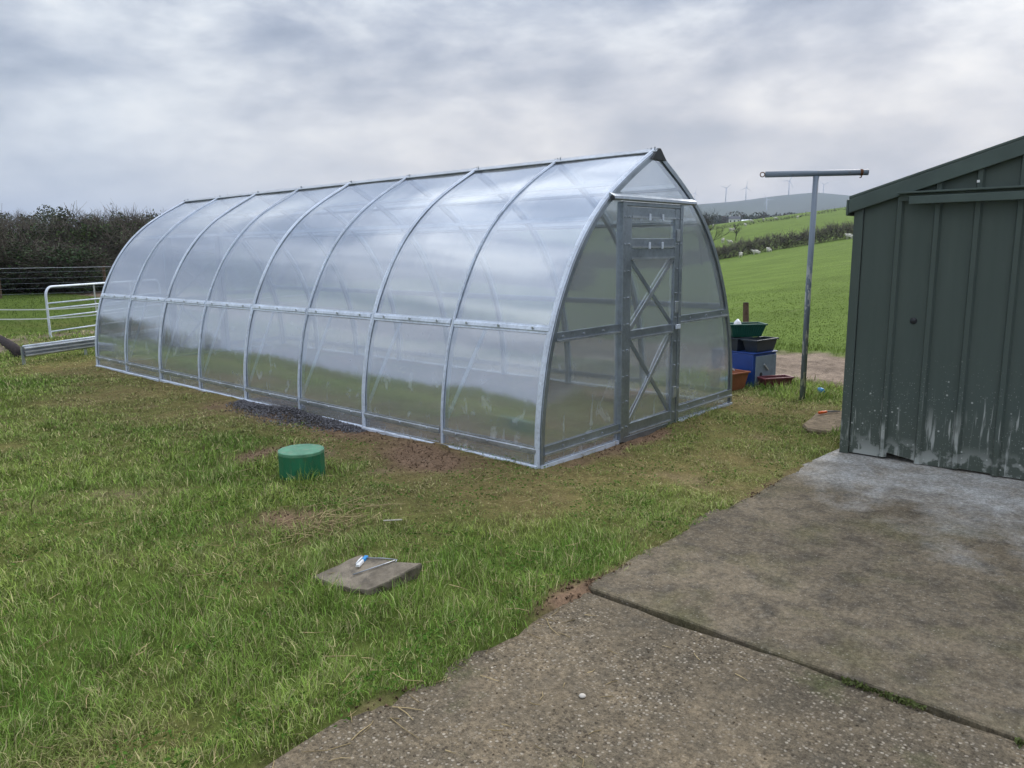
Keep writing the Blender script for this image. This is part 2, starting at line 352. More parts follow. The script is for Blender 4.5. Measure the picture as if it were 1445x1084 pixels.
M['render'] = plain('white_render', (0.76, 0.75, 0.72), 0.8, 0, 0.08)
M['slate'] = plain('slate_roof', (0.09, 0.095, 0.11), 0.7)
M['glassd'] = plain('dark_window', (0.02, 0.025, 0.03), 0.15)

# ------------------------------------------------------------------ terrain
RK = [0, 13, 60, 130, 200, 330, 420, 650, 1200, 2600, 4200, 7500]
HR1 = [0, 0, -0.6, -0.85, 4.5, 10.5, 12, 18, 25, 60, 250, 190]
HR2 = [0, 0, 0.8, 2.5, 7.5, 16.5, 16, 16, 25, 60, 250, 190]
HL = [0, 0, 1.2, 4, 6, 9, 11, 14, 25, 60, 110, 90]
AZK = [0, 40, 58, 61.5, 63.8, 66.8, 69.7, 71.6, 76, 82, 95, 130, 360]; AZV = [.5, .6, .86, .93, .97, 1.04, 1.03, .97, .9, .8, .6, .5, .5]
def terrain(x, y):
    x = np.asarray(x, float); y = np.asarray(y, float); dx = x-CP.x; dy = y-CP.y
    r = np.hypot(dx, dy); az = np.degrees(np.arctan2(dx, dy)); az = np.where(az < -40, az+360, az)
    w = np.clip((az-62.4)/(71.6-62.4), -0.3, 1.3)
    hr = np.interp(r, RK, HR1)*(1-w)+np.interp(r, RK, HR2)*w
    wr = sstep(40, 56, az)*(1-sstep(100, 135, az))
    h = hr*wr+np.interp(r, RK, HL)*(1-wr)
    far = sstep(2600, 4200, r); h = h*(1-far)+h*far*np.interp(az, AZK, AZV)
    h = h+(fbm(x, y, 0.004, 4)-0.5)*sstep(600, 3000, r)*36+(fbm(x, y, 0.012, 3)-0.5)*sstep(60, 300, r)*1.6
    h = h+(fbm(x, y, 1.6, 4)-0.5)*0.05*(1-sstep(20, 60, r))+(fbm(x+40, y, 7, 3)-0.5)*0.025*(1-sstep(9, 16, r))
    pad = (y < -1.25)*(x > -12)*(x < 7.0)*(y > -12)*(r < 30)
    t = sstep(-1.60, -1.42, y+(fbm(x+3, y*2, 2.2, 4)-.5)*.30)       # soil creeps over the edge of the concrete
    h = np.where(pad > 0, (h+.022)*t-0.10*(1-t), h)
    ruts = sstep(4.4, 4.9, x)*(1-sstep(7.1, 7.5, x))*(y > -30)*(y < 40)
    return h-ruts*(0.02+0.16*(fbm(x*1.4, y*.6, 2.5, 4)-0.5))
def gz(x, y): return float(terrain(np.array([x]), np.array([y]))[0])
def masks(x, y):
    """wear 0..1, bare soil 0..1, mud 0..1"""
    n = fbm(x, y, 0.9, 4); n2 = fbm(x+50, y+20, 2.6, 4)
    dxg = np.maximum(np.maximum(-x, x-3), 0); dyg = np.maximum(np.maximum(-y, y-8.17), 0); dg = np.hypot(dxg, dyg)
    wear = np.exp(-(dg/1.15)**2)*0.78+sstep(-2.2, 0.2, x)*0.25*(1-sstep(3.3, 4.2, x))
    wear = wear-.9*np.exp(-((x-3.95)/.7)**2-((y+.25)/.6)**2)-.35*np.exp(-((x+1.0)/.9)**2-((y+.95)/.35)**2)
    wear = np.clip(wear+.03+(n-0.5)*1.9+(n2-0.5)*0.5, 0, 1)
    def blob(cx, cy, sx, sy, a=0.0):
        c, s = math.cos(a), math.sin(a); u = (x-cx)*c+(y-cy)*s; v = -(x-cx)*s+(y-cy)*c
        return np.exp(-((u/sx)**2+(v/sy)**2))
    soil = blob(-1.78, 0.43, .42, .26, -0.8)*1.1+blob(-0.33, 0.85, .30, .55)*1.0+blob(-0.05, 1.8, .25, .8)*.6+blob(1.4, -0.08, .5, .16)*.9
    soil = soil+blob(-1.1, 1.9, .5, .3)*.5+blob(-1.5, -1.45, .25, .12)*.9+blob(-0.3, 3.2, .25, 1.2)*.7+blob(0.3, -0.12, .5, .12)*.6
    soil = soil+np.exp(-((y+1.47)/.05)**2)*.45*(x < 1.8)
    soil = np.clip(soil*1.7+(n2-0.5)*1.6-0.34, 0, 1); 
    inside = (x > 0.02)*(x < 2.98)*(y > 0.02)*(y < 8.15)
    soil = np.where(inside > 0, np.clip(0.35+(n2-0.5)*2.2, 0, 1), soil)
    mud = sstep(4.45, 4.9, x+(n2-0.5)*0.7)*(1-sstep(7.0, 7.5, x+(n2-0.5)*0.8))*(y > -40)*(y < 30)
    mud = np.maximum(mud, np.clip(blob(-0.9, 11.4, 1.2, .9, .4)*1.3+blob(2.0, 12.3, 2.4, .5)*1.2+(n2-0.5)*1.2-.25, 0, 1))
    return wear, soil, mud
G1, G2 = np.array((0.085, 0.115, 0.026)), np.array((0.160, 0.130, 0.055))
def axis(lo, hi, step, out, ratio):
    a = list(np.arange(lo, hi+step/2, step)); s = step
    while a[-1] < out: s *= ratio; a.append(a[-1]+s)
    b = []; s = step; p = lo
    while p > -out: s *= ratio; p -= s; b.append(p)
    return np.array(b[::-1]+a)
ax = axis(-6.5, 8.5, 0.06, 9000, 1.13); ay = axis(-3, 13, 0.06, 9000, 1.13)
X, Y = np.meshgrid(ax, ay, indexing='ij'); Z = terrain(X, Y)
wear, soil, mud = masks(X, Y); rr = np.hypot(X-CP.x, Y-CP.y)
c = G1*(1-wear[..., None])+G2*wear[..., None]
c = c*(1-soil[..., None])+np.array((0.190, 0.125, 0.082))*soil[..., None]
fieldc = np.array((0.125, 0.182, 0.040))[None, None]*(0.8+0.4*fbm(X, Y, 0.05, 3)[..., None])*(1-.42*(sstep(9, 13, Y)*(1-sstep(5, 8, X)))[..., None])
ff = (sstep(7.1, 7.6, X)*(X > 7)+sstep(12, 16, Y)*(X <= 7)).clip(0, 1)[..., None]*(1-sstep(900, 2200, rr))[..., None]
c = c*(1-ff)+fieldc*ff
farw = sstep(700, 2200, rr)[..., None]; patch = fbm(X+500, Y, 0.0035, 4)[..., None]
c = c*(1-farw)+(np.array((0.06, 0.06, 0.045))*(1-patch)*1.3+np.array((0.085, 0.11, 0.05))*patch)*farw
mc = (0.45+1.1*fbm(X*1.4, Y*.6, 2.5, 4))[..., None]*np.array((0.25, 0.195, 0.15)); c = c*(1-mud[..., None])+mc*mud[..., None]
idx = np.arange(X.size).reshape(X.shape)
F = np.stack([idx[:-1, :-1], idx[1:, :-1], idx[1:, 1:], idx[:-1, 1:]], -1).reshape(-1, 4)
g = link('ground', bigmesh('ground', np.stack([X, Y, Z], -1).reshape(-1, 3), F, M['ground'], c.reshape(-1, 3), True))
tag(g, kind='structure')

# concrete yard: two slabs, the far one a little higher
def slab(name, pts, z0, z1, m, sub=0.09, jag=0.0):
    """slab with a slightly broken outline"""
    P = []
    for i, a in enumerate(pts):
        b = pts[(i+1) % len(pts)]; L = math.dist(a, b); n = max(1, int(L/sub))
        for k in range(n):
            t = k/n; x, y = a[0]+(b[0]-a[0])*t, a[1]+(b[1]-a[1])*t
            j = (float(fbm(np.array([x]), np.array([y]), 3.0, 4)[0])-0.5)*jag
            nx, ny = (b[1]-a[1])/L, -(b[0]-a[0])/L; P.append((x+nx*j, y+ny*j))
    n = len(P); mb = MB(); ins = 0.006
    mb.v += [(x, y, z0) for x, y in P]+[(x, y, z1-0.006) for x, y in P]
    cx = sum(p[0] for p in P)/n; cy = sum(p[1] for p in P)/n
    mb.v += [(x+ins*np.sign(cx-x), y+ins*np.sign(cy-y), z1) for x, y in P]
    for i in range(n):
        k = (i+1) % n; mb.f += [(i, k, n+k, n+i), (n+i, n+k, 2*n+k, 2*n+i)]
    mb.f.append(tuple(range(2*n, 3*n))); o = mb.build(name, m); tag(o, kind='structure'); return o
slab('concrete_pad', [(-1.405, -9), (6.6, -9), (6.6, -1.52), (1.7, -1.46), (1.1, -1.40), (0.0, -1.37), (-1.405, -1.43)], -0.12, 0.016, M['conc'], jag=0.05)
slab('aggregate_pad', [(-11, -9), (-1.425, -9), (-1.425, -1.46), (-2.2, -1.41), (-3.1, -1.45), (-11, -1.5)], -0.12, 0.006, M['agg'], jag=0.09)

# ------------------------------------------------------------------ greenhouse
GL, GW, NB = 8.17, 3.0, 8; BAY = GL/NB
_p = [(0.004, 0), (.012, .3), (.045, .55), (.098, .80), (.165, 1.0), (.245, 1.19), (.395, 1.46), (.585, 1.71), (.81, 1.92), (1.06, 2.09), (1.31, 2.235), (1.5, 2.335)]
def catmull(P, n):
    P = [P[0]]+P+[P[-1]]; out = []
    for i in range(1, len(P)-2):
        p0, p1, p2, p3 = map(np.array, P[i-1:i+3])
        for k in range(n):
            t = k/n; out.append(0.5*((2*p1)+(-p0+p2)*t+(2*p0-5*p1+4*p2-p3)*t*t+(-p0+3*p1-3*p2+p3)*t**3))
    out.append(np.array(P[-1])); return np.array(out)
PR = catmull(_p, 4); _d = np.gradient(PR, axis=0); _d /= np.linalg.norm(_d, axis=1)[:, None]
PN = np.stack([-_d[:, 1], _d[:, 0]], 1)            # outward normal in (x,z), left side
def prof_x(z): return float(np.interp(z, PR[:, 1], PR[:, 0]))
def prof_z(x): return float(np.interp(x if x <= 1.5 else 3-x, PR[:, 0], PR[:, 1]))
def nrm_at(z): i = int(np.argmin(abs(PR[:, 1]-z))); return PN[i]
def sweep(section, side, y0):
    """section: list of (dy, dn) swept up the arch; side -1 left, +1 right"""
    mb = MB(); n = len(section)
    for p, q in zip(PR, PN):
        for dy, dn in section:
            x, z = p[0]+q[0]*dn, p[1]+q[1]*dn; x = min(x, 1.5); mb.v.append((x if side < 0 else GW-x, y0+dy, z))
    m = len(PR)
    for i in range(m-1):
        for k in range(n):
            k2 = (k+1) % n; f = (i*n+k, (i+1)*n+k, (i+1)*n+k2, i*n+k2); mb.f.append(f if side < 0 else f[::-1])
    mb.f.append(tuple(range(n))); mb.f.append(tuple((m-1)*n+k for k in range(n-1, -1, -1)))
    return mb
gh = empty('greenhouse', (0, 0, 0), 0, 'long arched polycarbonate greenhouse with galvanised steel frame on the lawn', 'greenhouse')
def add_uv(me, fn):
    uv = me.uv_layers.new(name='UVMap')
    for lp in me.loops: uv.data[lp.index].uv = fn(me.vertices[lp.vertex_index].co)
arc = np.concatenate([[0], np.cumsum(np.linalg.norm(np.diff(PR, axis=0), axis=1))])
for side in (-1, 1):
    for s in range(4):
        ny = 20; y0 = s*2*BAY+0.004; y1 = (s+1)*2*BAY-0.004; mb = MB(); ph = RNG.random()*6; uvs = []
        for j in range(ny+1):
            y = y0+(y1-y0)*j/ny; tb = (y/BAY) % 1.0
            for i, (p, q) in enumerate(zip(PR, PN)):
                a = arc[i]
                bulge = 0.007*math.sin(math.pi*tb)*math.sin(math.pi*min(1, a/1.0))**2 if a < 1.0 else 0.004*math.sin(math.pi*tb)*math.sin(math.pi*min(1, (a-1)/1.9))
                bulge += 0.004*math.sin(2.1*y+3.3*a+ph)*math.sin(math.pi*tb)+0.002*math.sin(7*a+ph*2+y)
                x = p[0]+q[0]*bulge; z = p[1]+q[1]*bulge
                mb.v.append((min(x, 1.5) if side < 0 else GW-min(x, 1.5), y, z)); uvs.append((y, a))
        n = len(PR)
        for j in range(ny):
            for i in range(n-1):
                f = (j*n+i, j*n+i+1, (j+1)*n+i+1, (j+1)*n+i); mb.f.append(f[::-1] if side < 0 else f)
        o = mb.build('polycarbonate_sheet', M['poly'], gh, True); uv = o.data.uv_layers.new(name='UVMap')
        for lp in o.data.loops: uv.data[lp.index].uv = uvs[lp.vertex_index]
    for k in range(NB+1):
        y = k*BAY
        w = 0.048 if k % 2 == 0 else 0.024
        if k == 0: y += 0.022
        if k == NB: y -= 0.022
        sweep([(-.02, -.045), (.02, -.045), (.02, -.012), (-.02, -.012)], side, y).build('arch_rib', M['galv'], gh)
        sweep([(-w/2, .006), (-w/2, .010), (-w*.28, .010), (-w*.2, .019), (w*.2, .019), (w*.28, .010), (w/2, .010), (w/2, .006)], side, y).build('cover_strip', M['galv_pale'], gh)
    # longitudinal rails, one length per bay
    for zc, hh, outside in ((0.125, .055, True), (0.985, .066, True), (1.79, .045, False), (2.07, .045, False)):
        i = int(np.argmin(abs(PR[:, 1]-zc))); q = PN[i]; px = prof_x(zc); t = np.array((-q[1], q[0]))*-1
        off = 0.010 if outside else -0.016
        sec = [(-.5, 0), (-.5, .004), (-.28, .004), (-.2, .014), (.2, .014), (.28, .004), (.5, .004), (.5, 0)]
        mb = MB(); n = len(sec)
        for y in (0.024, BAY-0.024):
            for a, b in sec:
                b = off+(b if outside else -b); x = px+q[0]*b+t[0]*a*hh; z = zc+q[1]*b+t[1]*a*hh
                mb.v.append((x if side < 0 else GW-x, y, z))
        for k in range(n): mb.f.append((k, (k+1) % n, n+(k+1) % n, n+k))
        mb.f += [tuple(range(n)), tuple(range(2*n-1, n-1, -1))]
        me = mb.mesh('purlin', M['galv_pale'] if zc > .5 and outside else M['galv'])
        for k in range(NB):
            link('purlin', me, gh, (0, k*BAY, 0))
        # bolt heads along the rail
        if zc < 1.2:
            mb = MB(); b = off+0.014 if outside else 0.004
            for k in range(NB*3):
                y = (k+0.5)*BAY/3; x = px+q[0]*(b+0.006); z = zc+q[1]*(b+.006); sx = x if side < 0 else GW-x
                mb.tube([(sx-q[0]*0.01*(-side), y, z), (sx+q[0]*0.004*(-side), y, z)], 0.011, 6)
            tag(mb.build('bolt_row', M['galv'], gh), kind='stuff')
    # pale bars from each arch foot stand in for diagonal lines in the sheets
    for k in range(1, NB):
        if side < 0:
            link('diagonal_bar', MB().beam((prof_x(.13)+.06, 0.06, .13), (prof_x(.95)+.07, -0.30, .95), .03, .012, (1, 0, 0)).mesh('diagonal_bar', M['galv_pale']), gh, (0, k*BAY, 0))
    # foil strip and ground rail at the foot
    mb = MB()
    for k in range(NB):
        w = 0.010*math.sin(k*2.3); y0, y1 = k*BAY+.01, (k+1)*BAY-.01; a = -.030-w if side < 0 else GW+.010; b = a+.022
        mb.hexa([(a, y0, -.03), (b, y0, -.03), (b, y1, -.03), (a, y1, -.03)], [(a, y0, .014+w*.3), (b, y0, .02), (b, y1, .02), (a, y1, .012)])
    mb.build('base_strip', M['galv_pale'], gh)
# ridge capping
for k in range(4):
    mb = MB(); y0, y1 = k*2*BAY-(0.03 if k == 0 else -.002), (k+1)*2*BAY-.002
    sec = [(-.05, 2.322), (0, 2.350), (.05, 2.322), (.05, 2.327), (0, 2.356), (-.05, 2.327)]
    mb.v = [(1.5+a, y0, z) for a, z in sec]+[(1.5+a, y1, z) for a, z in sec]
    mb.f = [(i, (i+1) % 6, 6+(i+1) % 6, 6+i) for i in range(6)]+[(0, 1, 4, 5), (1, 2, 3, 4), (6, 11, 10, 7), (7, 10, 9, 8)]
    mb.build('ridge_cap', M['galv'], gh)
for k in range(NB+1):
    mb = MB(); y = min(max(k*BAY, .05), GL-.05)
    for d in (-.05, 0, .05): mb.tube([(1.5+d*.5, y+d, 2.34), (1.5+d*.5, y+d, 2.364)], .006, 6)
    tag(mb.build('ridge_bolts', M['galv_dark'], gh), kind='stuff')
# gable ends
def gable(T, front):
    """T maps gable coordinates (x across, d outward, z) to greenhouse space"""
    def B(lo, hi, name, m, parent=gh, bev=0):
        mb = MB().box(lo, hi); mb.v = [T(*v) for v in mb.v]; return mb.build(name, m, parent, False, bev)
    def pane(x0, x1, zf0, zf1, d, name='gable_sheet', parent=gh):
        n = max(6, int((x1-x0)/.05)); nz = 14; mb = MB(); ph = x0*7; uvs = []
        for i in range(n+1):
            x = x0+(x1-x0)*i/n; a, b = zf0(x), zf1(x)
            for j in range(nz+1):
                z = a+(b-a)*j/nz; w = .004*math.sin(5*x+ph)*math.sin(2.2*z+ph)+.002*math.sin(9*z+3*x)
                mb.v.append(T(x, d+w, z)); uvs.append((x, z))
        for i in range(n):
            for j in range(nz):
                k = i*(nz+1)+j; mb.f.append((k, k+nz+1, k+nz+2, k+1))
        o = mb.build(name, M['poly'], parent, True); uv = o.data.uv_layers.new(name='UVMap')
        for lp in o.data.loops: uv.data[lp.index].uv = uvs[lp.vertex_index]
        return o
    pz = lambda x: prof_z(x)-.004
    pane(.01, .99, lambda x: .01, pz, 0); pane(1.905, 2.99, lambda x: .01, pz, 0)
    pane(.99, 1.905, lambda x: 1.925, pz, 0)
    # edge trim of the end arch
    for side in (-1, 1):
        mb = sweep([(-.014, -.034), (-.006, -.034), (-.006, .004), (-.014, .004)], side, 0)
        mb.v = [T(x, -y, z) for x, y, z in mb.v]; mb.build('gable_trim', M['galv_dark'], gh)
    # jambs, rails
    B((.985, -.03, 0), (1.035, .034, 1.915), 'door_jamb', M['galv_dark'], bev=.004)
    B((1.862, -.03, 0), (1.908, .034, 1.915), 'door_jamb', M['galv_dark'], bev=.004)
    B((1.036, -.03, 1.885), (1.861, .030, 1.915), 'door_header', M['galv_dark'], bev=.003)
    for x0, x1, zc in ((prof_x(.94)+.03, .984, .935), (1.909, 3-prof_x(.94)-.03, .935), (.03, .984, .125), (1.909, 2.97, .125)):
        B((x0, .006, zc-.032), (x1, .020, zc+.032), 'gable_rail', M['galv_dark']); B((x0, .0205, zc-.036), (x1, .034, zc-.022), 'gable_rail', M['galv'])
    # rounded drip rail over the door
    mb = MB(); sec = [(.008, 1.925), (.05, 1.918), (.062, 1.93), (.058, 1.95), (.03, 1.965), (.008, 1.975)]
    mb.v = [T(.825, d, z) for d, z in sec]+[T(2.085, d, z) for d, z in sec]
    mb.f = [(i, (i+1) % 6, 6+(i+1) % 6, 6+i) for i in range(6)]+[tuple(range(6)), tuple(range(11, 5, -1))]
    mb.build('drip_rail', M['galv_dark'], gh)
    mb = MB().tube([T(.822, .045, 1.935), T(.812, .045, 1.935)], .02, 10); mb.build('end_cap', M['black'], gh)
    # door: stiles, rails, crossed braces, pane, opening vent
    door = MB()
    for lo, hi in (((1.04, .002, .035), (1.115, .028, 1.88)), ((1.785, .002, .035), (1.857, .028, 1.88))): door.box(lo, hi)
    door.v = [T(*v) for v in door.v]; door = door.build('door', M['galv_dark'], gh, False, .004)
    tag(door, 'galvanised framed door with crossed braces' if front else None)
    for z0, z1 in ((1.80, 1.878), (1.565, 1.635), (1.475, 1.555), (.835, .905), (.045, .135)):
        B((1.116, .004, z0), (1.784, .024, z1), 'rail', M['galv_dark'], door, .003); B((1.116, .0245, z0-.006), (1.784, .034, z0+.010), 'rail_lip', M['galv'], door)
    for za, zb in ((.91, 1.47), (.14, .83)):
        for (xa, xb, d, m) in ((1.12, 1.78, .016, M['galv']), (1.78, 1.12, .0075, M['galv_dark'])):
            mb = MB().beam((xa, d, za), (xb, d, zb), .036, .007, (0, 1, 0)); mb.v = [T(*v) for v in mb.v]; mb.build('brace', m, door)
    pane(1.10, 1.80, lambda x: .05, lambda x: 1.56, .001, 'pane', door)
    pane(1.10, 1.80, lambda x: 1.58, lambda x: 1.86, .001, 'vent_pane', door)
    for x in (1.36, 1.56):
        for z in (1.80, 1.575):
            B((x-.012, .0345, z-.025), (x+.012, .046, z+.03), 'clip', M['galv_pale'], door, .004)
    for z in (.30, 1.05, 1.66): B((1.80, .029, z-.05), (1.85, .040, z+.05), 'hinge', M['galv'], door, .003)
    B((1.80, .041, .86), (1.87, .055, .90), 'latch', M['galv_pale'], door, .004)
    mb = MB()
    for x in (1.01, 1.075, 1.82, 1.885):
        for k in range(9):
            z = .12+k*.21; mb.tube([T(x, .027, z), T(x, .040, z)], .008, 6)
    for x in (.25, .5, .75, 2.1, 2.4, 2.7):
        for z in (.125, .935): mb.tube([T(x, .018, z), T(x, .028, z)], .010, 6)
    tag(mb.build('screw_heads', M['galv'], gh), kind='stuff')
    # apex end cap, ground rail
    mb = MB().hexa([T(1.39, .012, 2.262), T(1.61, .012, 2.262), T(1.61, .032, 2.262), T(1.39, .032, 2.262)], [T(1.485, .012, 2.352), T(1.515, .012, 2.352), T(1.515, .032, 2.352), T(1.485, .032, 2.352)])
    mb.build('apex_cap', M['black'], gh)
    B((0, .006, -.03), (.98, .024, .022), 'ground_rail', M['galv_pale']); B((1.91, .006, -.03), (3.0, .024, .022), 'ground_rail', M['galv_pale'])
    B((1.036, -.028, -.03), (1.861, .026, .028), 'threshold', M['galv_dark'])
gable(lambda x, d, z: (x, -d, z), True)
gable(lambda x, d, z: (GW-x, GL+d, z), False)

# ------------------------------------------------------------------ shed
shed = empty('shed', (1.76, -1.515, 0.016), 0, 'dark green ribbed steel shed splashed with limewash on the concrete', 'shed')
EZ, SL, RIDGE = 1.84, 0.305, 2.1     # eaves height, roof slope, half width
top = lambda s: EZ+SL*(s if s <= RIDGE else 2*RIDGE-s)
def sbox(s0, s1, d0, d1, z0, z1, name, m, bev=0):      # s along the wall (towards -y), d out of the wall (towards -x)
    zz1 = (z1, z1) if not isinstance(z1, tuple) else z1; zz0 = (z0, z0) if not isinstance(z0, tuple) else z0
    mb = MB().hexa([(-d1, -s1, zz0[1]), (-d0, -s1, zz0[1]), (-d0, -s0, zz0[0]), (-d1, -s0, zz0[0])], [(-d1, -s1, zz1[1]), (-d0, -s1, zz1[1]), (-d0, -s0, zz1[0]), (-d1, -s0, zz1[0])])
    return mb.build(name, m, shed, False, bev)
ribs = [0.055+0.237*k for k in range(18)]
for i, s in enumerate(ribs):
    e = ribs[i+1] if i+1 < len(ribs) else 2*RIDGE; b = [.012, .02, .006, .016, .01][i % 5]; b2 = .055 if i == 1 else b
    sbox(s, e-.001, 0, .006, (b2, b), (top(s)-.03, top(e)-.03), 'cladding_panel', M['shed'])
    if i:
        mb = MB(); w = [(-.026, .0065), (-.014, .030), (.014, .030), (.026, .0065)]
        mb.v = [(-d, -(s+a), b) for a, d in w]+[(-d, -(s+a), top(s+a)-.04) for a, d in w]
        mb.f = [(0, 4, 5, 1), (1, 5, 6, 2), (2, 6, 7, 3), (3, 7, 4, 0), (0, 1, 2, 3), (4, 7, 6, 5)]
        mb.build('rib', M['shed'], shed)
sbox(-.012, .052, .007, .020, .0, top(0)-.02, 'corner_trim', M['shed'], .003)
# barge board and roof
for s0, s1, nm in ((-.045, RIDGE, 1), (RIDGE, 2*RIDGE+.045, 2)):
    z0, z1 = EZ+SL*(s0 if nm == 1 else RIDGE), EZ+SL*(RIDGE if nm == 1 else -.045)
    sbox(s0, s1, .034, .048, (z0-.055, z1-.055), (z0+.045, z1+.045), 'barge_board', M['shed_plain'], .004)
    sbox(s0, s1, -4.6, .0485, (z0+.0455, z1+.0455), (z0+.065, z1+.065), 'roof_sheet', M['shed_plain'], .004)
sbox(-.064, -.046, -4.6, .046, EZ-.085, EZ+.03, 'eaves_gutter', M['shed_plain'], .008)
MB().box((0, -.012, 0), (4.5, -.001, EZ-.03)).build('side_wall', M['shed'], shed); MB().box((0, -2*RIDGE, 0), (4.5, -2*RIDGE+.012, EZ-.03)).build('side_wall', M['shed'], shed)
MB().hexa([(4.49, -2*RIDGE, 0), (4.5, -2*RIDGE, 0), (4.5, 0, 0), (4.49, 0, 0)], [(4.49, -2*RIDGE, EZ-.03), (4.5, -2*RIDGE, EZ-.03), (4.5, 0, EZ-.03), (4.49, 0, EZ-.03)]).build('back_wall', M['shed'], shed)
# sliding-door head rail
sbox(.285, 4.0, .031, .085, 1.888, 1.900, 'track_hood', M['shed_plain'], .002)
sbox(.36, 4.0, .073, .080, 1.815, 1.868, 'track_rail', M['shed_plain'], .003)
sbox(.285, 4.0, .031, .036, 1.84, 1.887, 'track_back', M['shed_plain'], .002)
for k in range(8): sbox(.76+.474*k-.008, .76+.474*k+.008, .048, .054, 1.935, 1.951, 'screw', M['white'])
o = MB().lathe([(.0, .012), (.012, .012), (.022, .004), (.024, 0)], 12).build('bolt', M['black'], shed, True); o.rotation_euler = (0, -math.pi/2, 0); o.location = (-.007, -.43, 1.02)
# ------------------------------------------------------------------ clothes-line post
lp = empty('clothes_line_post', (3.633, -0.481, gz(3.633, -.481)), 0, 'T-shaped blue-grey steel clothes line post with flaking paint', 'post')
MB().tube([(0, 0, -.15), (.0, 0, 1.2), (.012, -.012, 2.235)], .028, 14).build('upright', M['pole'], lp, True)
a, b = Vector((-.257, .385, 2.262)), Vector((.283, -.41, 2.262))
MB().tube([a, b], .029, 14).build('crossbar', M['pole'], lp, True)
d = (b-a).normalized()
ring = [a-d*.028+d*(.022*math.cos(t))+Vector((0, 0, .022*math.sin(t))) for t in np.linspace(0, 6.2, 17)]
MB().tube(ring, .005, 6).build('ring', M['rust'], lp, True)
MB().tube([b-d*.06+Vector((0, 0, -.028)), b-d*.06+Vector((0, 0, -.045)), b-d*.075+Vector((0, 0, -.05))], .006, 6).build('hook', M['rust'], lp, True)
MB().tube([b-d*.075, b-d*.05], .0305, 14).build('rusty_band', M['rust'], lp, True)

# ------------------------------------------------------------------ tubs and troughs beside the greenhouse
def trough(name, lx, ly, h, m, taper=.82, rim=.018, wall=.008, label=None, cat='planter', loc=(0, 0, 0), rz=0, soil_=False, ribs_=0, tilt=(0, 0)):
    t = empty(name, loc, rz, label, cat); t.rotation_euler = (tilt[0], tilt[1], rz)
    q = lambda a, b, z: [(-a, -b, z), (a, -b, z), (a, b, z), (-a, b, z)]
    X_, Y_ = lx/2, ly/2; mb = MB()
    rings = [q(X_*taper, Y_*taper, 0), q(X_, Y_, h-rim), q(X_-wall, Y_-wall, h-rim), q(X_*taper-wall, Y_*taper-wall, .01)]
    for r_ in rings: mb.v += r_
    for i in range(3):
        for k in range(4): mb.f.append((i*4+k, i*4+(k+1) % 4, i*4+4+(k+1) % 4, i*4+4+k))
    mb.f += [(3, 2, 1, 0), (12, 13, 14, 15)]; mb.build('tub', m, t, False, .004)
    mb = MB(); e = rim*.8
    for r_ in (q(X_-wall-.001, Y_-wall-.001, h-rim+.0005), q(X_+e, Y_+e, h-rim+.0005), q(X_+e, Y_+e, h), q(X_-wall-.001, Y_-wall-.001, h)): mb.v += r_
    for i in range(4):
        j = (i+1) % 4
        for k in range(4): mb.f.append((i*4+k, i*4+(k+1) % 4, j*4+(k+1) % 4, j*4+k))
    mb.build('rim', m, t, False, .003)
    for k in range(ribs_):
        x = -X_*.8+1.6*X_*k/(ribs_-1)
        MB().beam((x*taper, -Y_*taper-.003, .02), (x, -Y_-.003, h-rim-.004), .012, .008, (0, 1, 0)).build('flute', m, t)
    return t
ang = math.atan2(-.21, .977)
bx = empty('storage_box', (4.015, .23, 0), ang, 'blue box with grey front panel under the stacked planters', 'box')
MB().box((0, .004, -.05), (.42, .60, .372)).build('body', M['blue'], bx, False, .012)
MB().box((.035, -.008, .0), (.405, .0035, .348)).build('front_panel', M['grey'], bx, False, .004)
MB().beam((.17, -.016, .25), (.25, -.016, .18), .02, .014, (0, 1, 0)).build('handle', M['galv'], bx, False, .003)
MB().lathe([(0, .004), (.022, .004), (.026, 0)], 12).build('knob', M['black'], bx, True, 0, (.13, -.009, .135), (math.pi/2, 0, 0))
MB().box((-.006, -.010, .3725), (.426, .606, .385)).build('lid', M['blue'], bx, False, .006)
def bxp(u, v, z): return (4.015+u*.977+v*.21, .23-u*.21+v*.977, z)
trough('planter_trough', .40, .19, .145, M['navy'], .80, label='black rectangular planter trough lying on top of the blue box', loc=bxp(.235, .10, .3855), rz=ang+.05)
trough('plant_tub', .24, .24, .15, M['navy'], .84, label='dark navy square tub on the blue box under the green planter', loc=bxp(.12, .345, .3855), rz=ang)
trough('planter_trough', .42, .24, .15, M['dgreen'], .78, ribs_=12, label='dark green fluted planter trough on top of the pile', loc=bxp(.25, .33, .536), rz=ang-.55)
trough('planter_trough', .30, .34, .20, M['terra'], .80, label='terracotta coloured planter on the grass before the blue box', loc=(3.80, .43, 0), rz=ang)
trough('planter_trough', .35, .16, .12, M['maroon'], .84, label='maroon planter trough on the grass below the grey panel', loc=(4.20, .055, 0), rz=math.atan2(-.56, .83))
bag = MB(); n = 12
for i in range(7):
    z = .20*i/6; r_ = [.05, .07, .075, .065, .06, .045, .01][i]
    for k in range(n):
        t = 2*math.pi*k/n; rr_ = r_*(1+.22*math.sin(3*t+i*1.7)+.1*math.sin(7*t-i)); bag.v.append((rr_*math.cos(t), rr_*math.sin(t)*.7, z))
for i in range(6):
    for k in range(n): bag.f.append((i*n+k, i*n+(k+1) % n, i*n+n+(k+1) % n, i*n+n+k))
bag.f += [tuple(range(n-1, -1, -1)), tuple(6*n+k for k in range(n))]
o = bag.build('plastic_bag', M['white'], None, True, 0, (4.27, .56, .536)); tag(o, 'crumpled white plastic bag standing on the dark tub', 'bag')
cd = MB()
